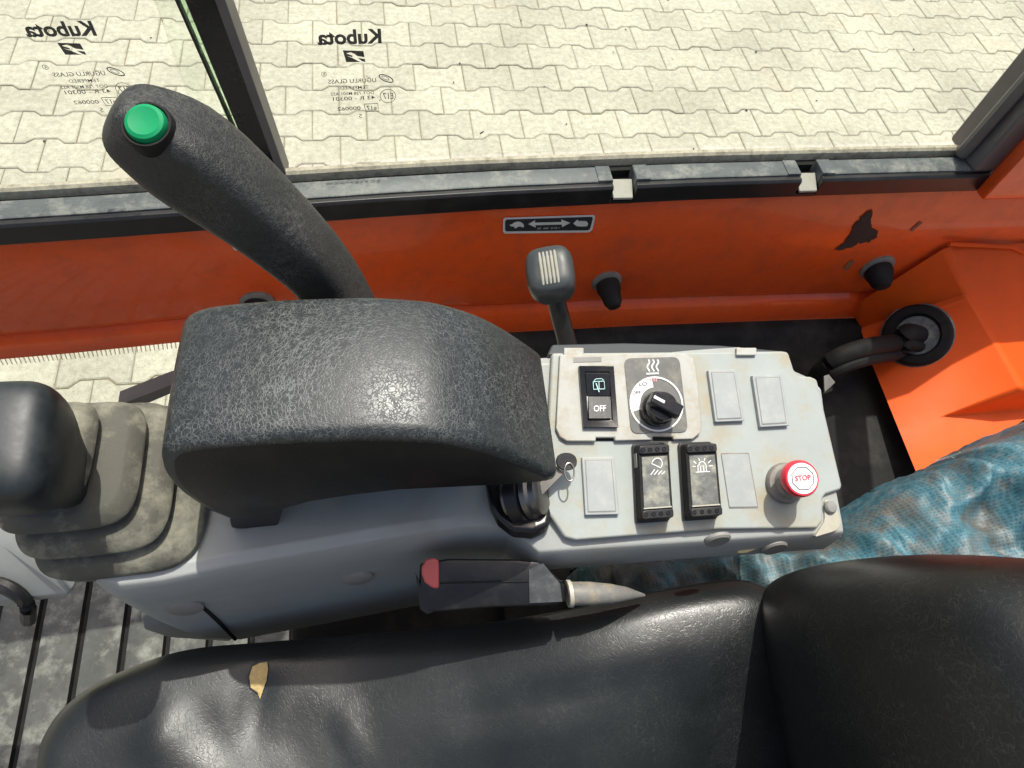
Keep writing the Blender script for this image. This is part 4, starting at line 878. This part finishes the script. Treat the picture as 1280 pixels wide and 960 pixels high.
# ------------------------------------------------------------------ seat belt buckle
bkl = thing('seat_belt_buckle', 'black seat belt buckle with faded red release beside the seat', 'seat belt buckle', tuple(at(640, 770, .52)))
d0 = .482
def BK(px, py, dd=0.): return at(px, py, d0+dd)
shell = [(524, 704), (560, 698), (650, 699), (676, 702), (706, 730), (708, 752), (690, 757), (620, 759), (545, 765), (531, 764), (523, 738)]
vv = unit(EYE-BK(620, 730))
mid = [BK(x, y) for x, y in shell]; mc = sum(mid)/len(mid)
obj('buckle_shell', loft([[mc+(p-mc)*.93-vv*.030 for p in mid], [p-vv*.024 for p in mid], [p-vv*.004 for p in mid], [mc+(p-mc)*.97-vv*.0005 for p in mid], [mc+(p-mc)*.86+vv*.0006 for p in mid]]), M_BLACK, bkl, bevel=.0016, sharp=30)
obj('end_label', prism([BK(661, 712, -.002), BK(679, 704, -.002), BK(700, 730, -.002), BK(703, 752, -.002), BK(662, 754, -.002)], -vv*.001), mat('clear grey tape', (.07, .075, .075), .4, .3, 90, .05, 300, dirt=(.16, .16, .15), da=.6, ds=90), bkl)
obj('shell_seam', tube([BK(548, 729, -.0012), BK(620, 727, -.0014), BK(704, 726, -.0012)], .0005, 6), M_BLACKM, bkl)
obj('end_lip', loft([[BK(x, y, .001) for x, y in ((519, 714), (529, 738), (547, 740), (551, 762), (534, 768), (525, 762))], [BK(x, y, .014) for x, y in ((519, 714), (529, 738), (547, 740), (551, 762), (534, 768), (525, 762))]]), M_BLACK, bkl, bevel=.001)
obj('release_button', loft([[BK(x, y, dd) for x, y in ((527, 708), (533, 699), (541, 697), (549, 700), (549, 736), (540, 735), (531, 728), (527, 718))] for dd in (-.0035, .016)]), M_REDF, bkl, bevel=.002, seg=3)
obj('stalk_sleeve', loft([ring(BK(708, 742, .012), unit(EX*0+EY), EZ, .0085, .0085, 16), ring(BK(738, 742, .012), EY, EZ, .0085, .0085, 16), ring(BK(764, 742, .016), EY, EZ, .0072, .0062, 16), ring(BK(785, 742, .024), EY, EZ, .0048, .004, 16), ring(BK(806, 744, .036), EY, EZ, .001, .001, 16)]), M_STRAP, bkl)
obj('stalk_collar', loft([ring(BK(709, 742, .011), EY, EZ, .0098, .0098, 16), ring(BK(714, 742, .011), EY, EZ, .0098, .0098, 16)]), M_CREAM, bkl)

# ------------------------------------------------------------------ blue woven sheet stuffed behind the seat
tz = 1.33
t_px = [(735, 700), (800, 685), (880, 672), (970, 664), (1020, 664), (1050, 645), (1080, 620), (1110, 601), (1160, 574), (1195, 566), (1215, 550), (1250, 532), (1290, 513), (1400, 500), (1420, 700), (1250, 800), (1000, 800), (800, 790)]
def tarp_z(x, y, e):
    wx, wy = x+.02*mnoise.noise(Vector((x*14, y*14, 2.))), y+.02*mnoise.noise(Vector((x*14, y*14, 6.)))
    f1 = abs(mnoise.noise(Vector((wx*13+wy*6, wy*6-wx*3, 7.)))); f2 = abs(mnoise.noise(Vector((wx*30-wy*8, wy*17+wx*6, 3.)))); f3 = abs(mnoise.noise(Vector((wx*60, wy*44, 5.))))
    n = mnoise.noise(Vector((x*9, y*9, .4)))*.018+.026-f1*.085-f2*.036-f3*.009
    lift = float(np.interp(x, [.1, .26, .34, .45, .65], [-.10, -.055, .02, .08, .14]))
    return tz+lift+n-.13*math.exp(-e/.012)
pw = []
t_c = np.array((1120., 660.))
for (x, y) in t_px:
    x, y = t_c+(np.array((x, y))-t_c)*1.06
    z = tz
    for _ in range(12):
        p = onZ(x, y, z); z = tz+float(np.interp(p[0], [.1, .26, .34, .45, .65], [-.10, -.055, .02, .08, .14]))-.03
    pw.append(p[:2])
po = np.array(spline_closed(pw, 14))
def inside(x, y):
    c = False; n = len(po); j = n-1
    for i in range(n):
        if (po[i][1] > y) != (po[j][1] > y) and x < (po[j][0]-po[i][0])*(y-po[i][1])/(po[j][1]-po[i][1])+po[i][0]: c = not c
        j = i
    return c
st = .0032; gx = np.arange(po[:, 0].min(), po[:, 0].max(), st); gy = np.arange(po[:, 1].min(), po[:, 1].max(), st)
idx = {}; TV = []; TF = []
for i, x in enumerate(gx):
    for j, y in enumerate(gy):
        if inside(x, y):
            dd_ = np.hypot(po[:, 0]-x, po[:, 1]-y); kk_ = int(np.argmin(dd_)); e = float(dd_[kk_]); idx[i, j] = len(TV)
            if e < st*.9: x, y = po[kk_]
            TV.append((x, y, tarp_z(x, y, e)))
for (i, j), k in list(idx.items()):
    if (i+1, j) in idx and (i, j+1) in idx and (i+1, j+1) in idx: TF.append((k, idx[i+1, j], idx[i+1, j+1], idx[i, j+1]))
tarp = obj('tarpaulin', (TV, TF), M_TARP, None, sharp=180)
tag(tarp, 'crumpled dirty blue woven plastic sheet stuffed behind the seat', 'tarpaulin')
# frayed threads at its corner
fr = []
for k in range(9):
    b_ = onZ(1200+random.uniform(-8, 14), 574+random.uniform(-4, 5), 1.372); d_r = np.array((random.uniform(-1, 1), random.uniform(-.3, 1), random.uniform(.2, 1)))
    fr.append(tube([b_, b_+d_r*.003+(.001, 0, .001), b_+d_r*.006], .0004, 4))
fo = obj('frayed_threads', join(*fr), M_CREAM, tarp); fo['kind'] = 'stuff'

# ------------------------------------------------------------------ dry leaf wedged by the console
lf = obj('dry_leaf', prism([at(x, y, .52) for x, y in ((921, 690), (928, 686), (938, 685.5), (941, 682), (943, 685), (946, 685.5), (936, 690), (926, 691.5))], (0, 0, -.0008)), mat('straw leaf', (.62, .52, .26), .7, .2, 200))
tag(lf, 'small pale dry leaf under the console edge', 'leaf')
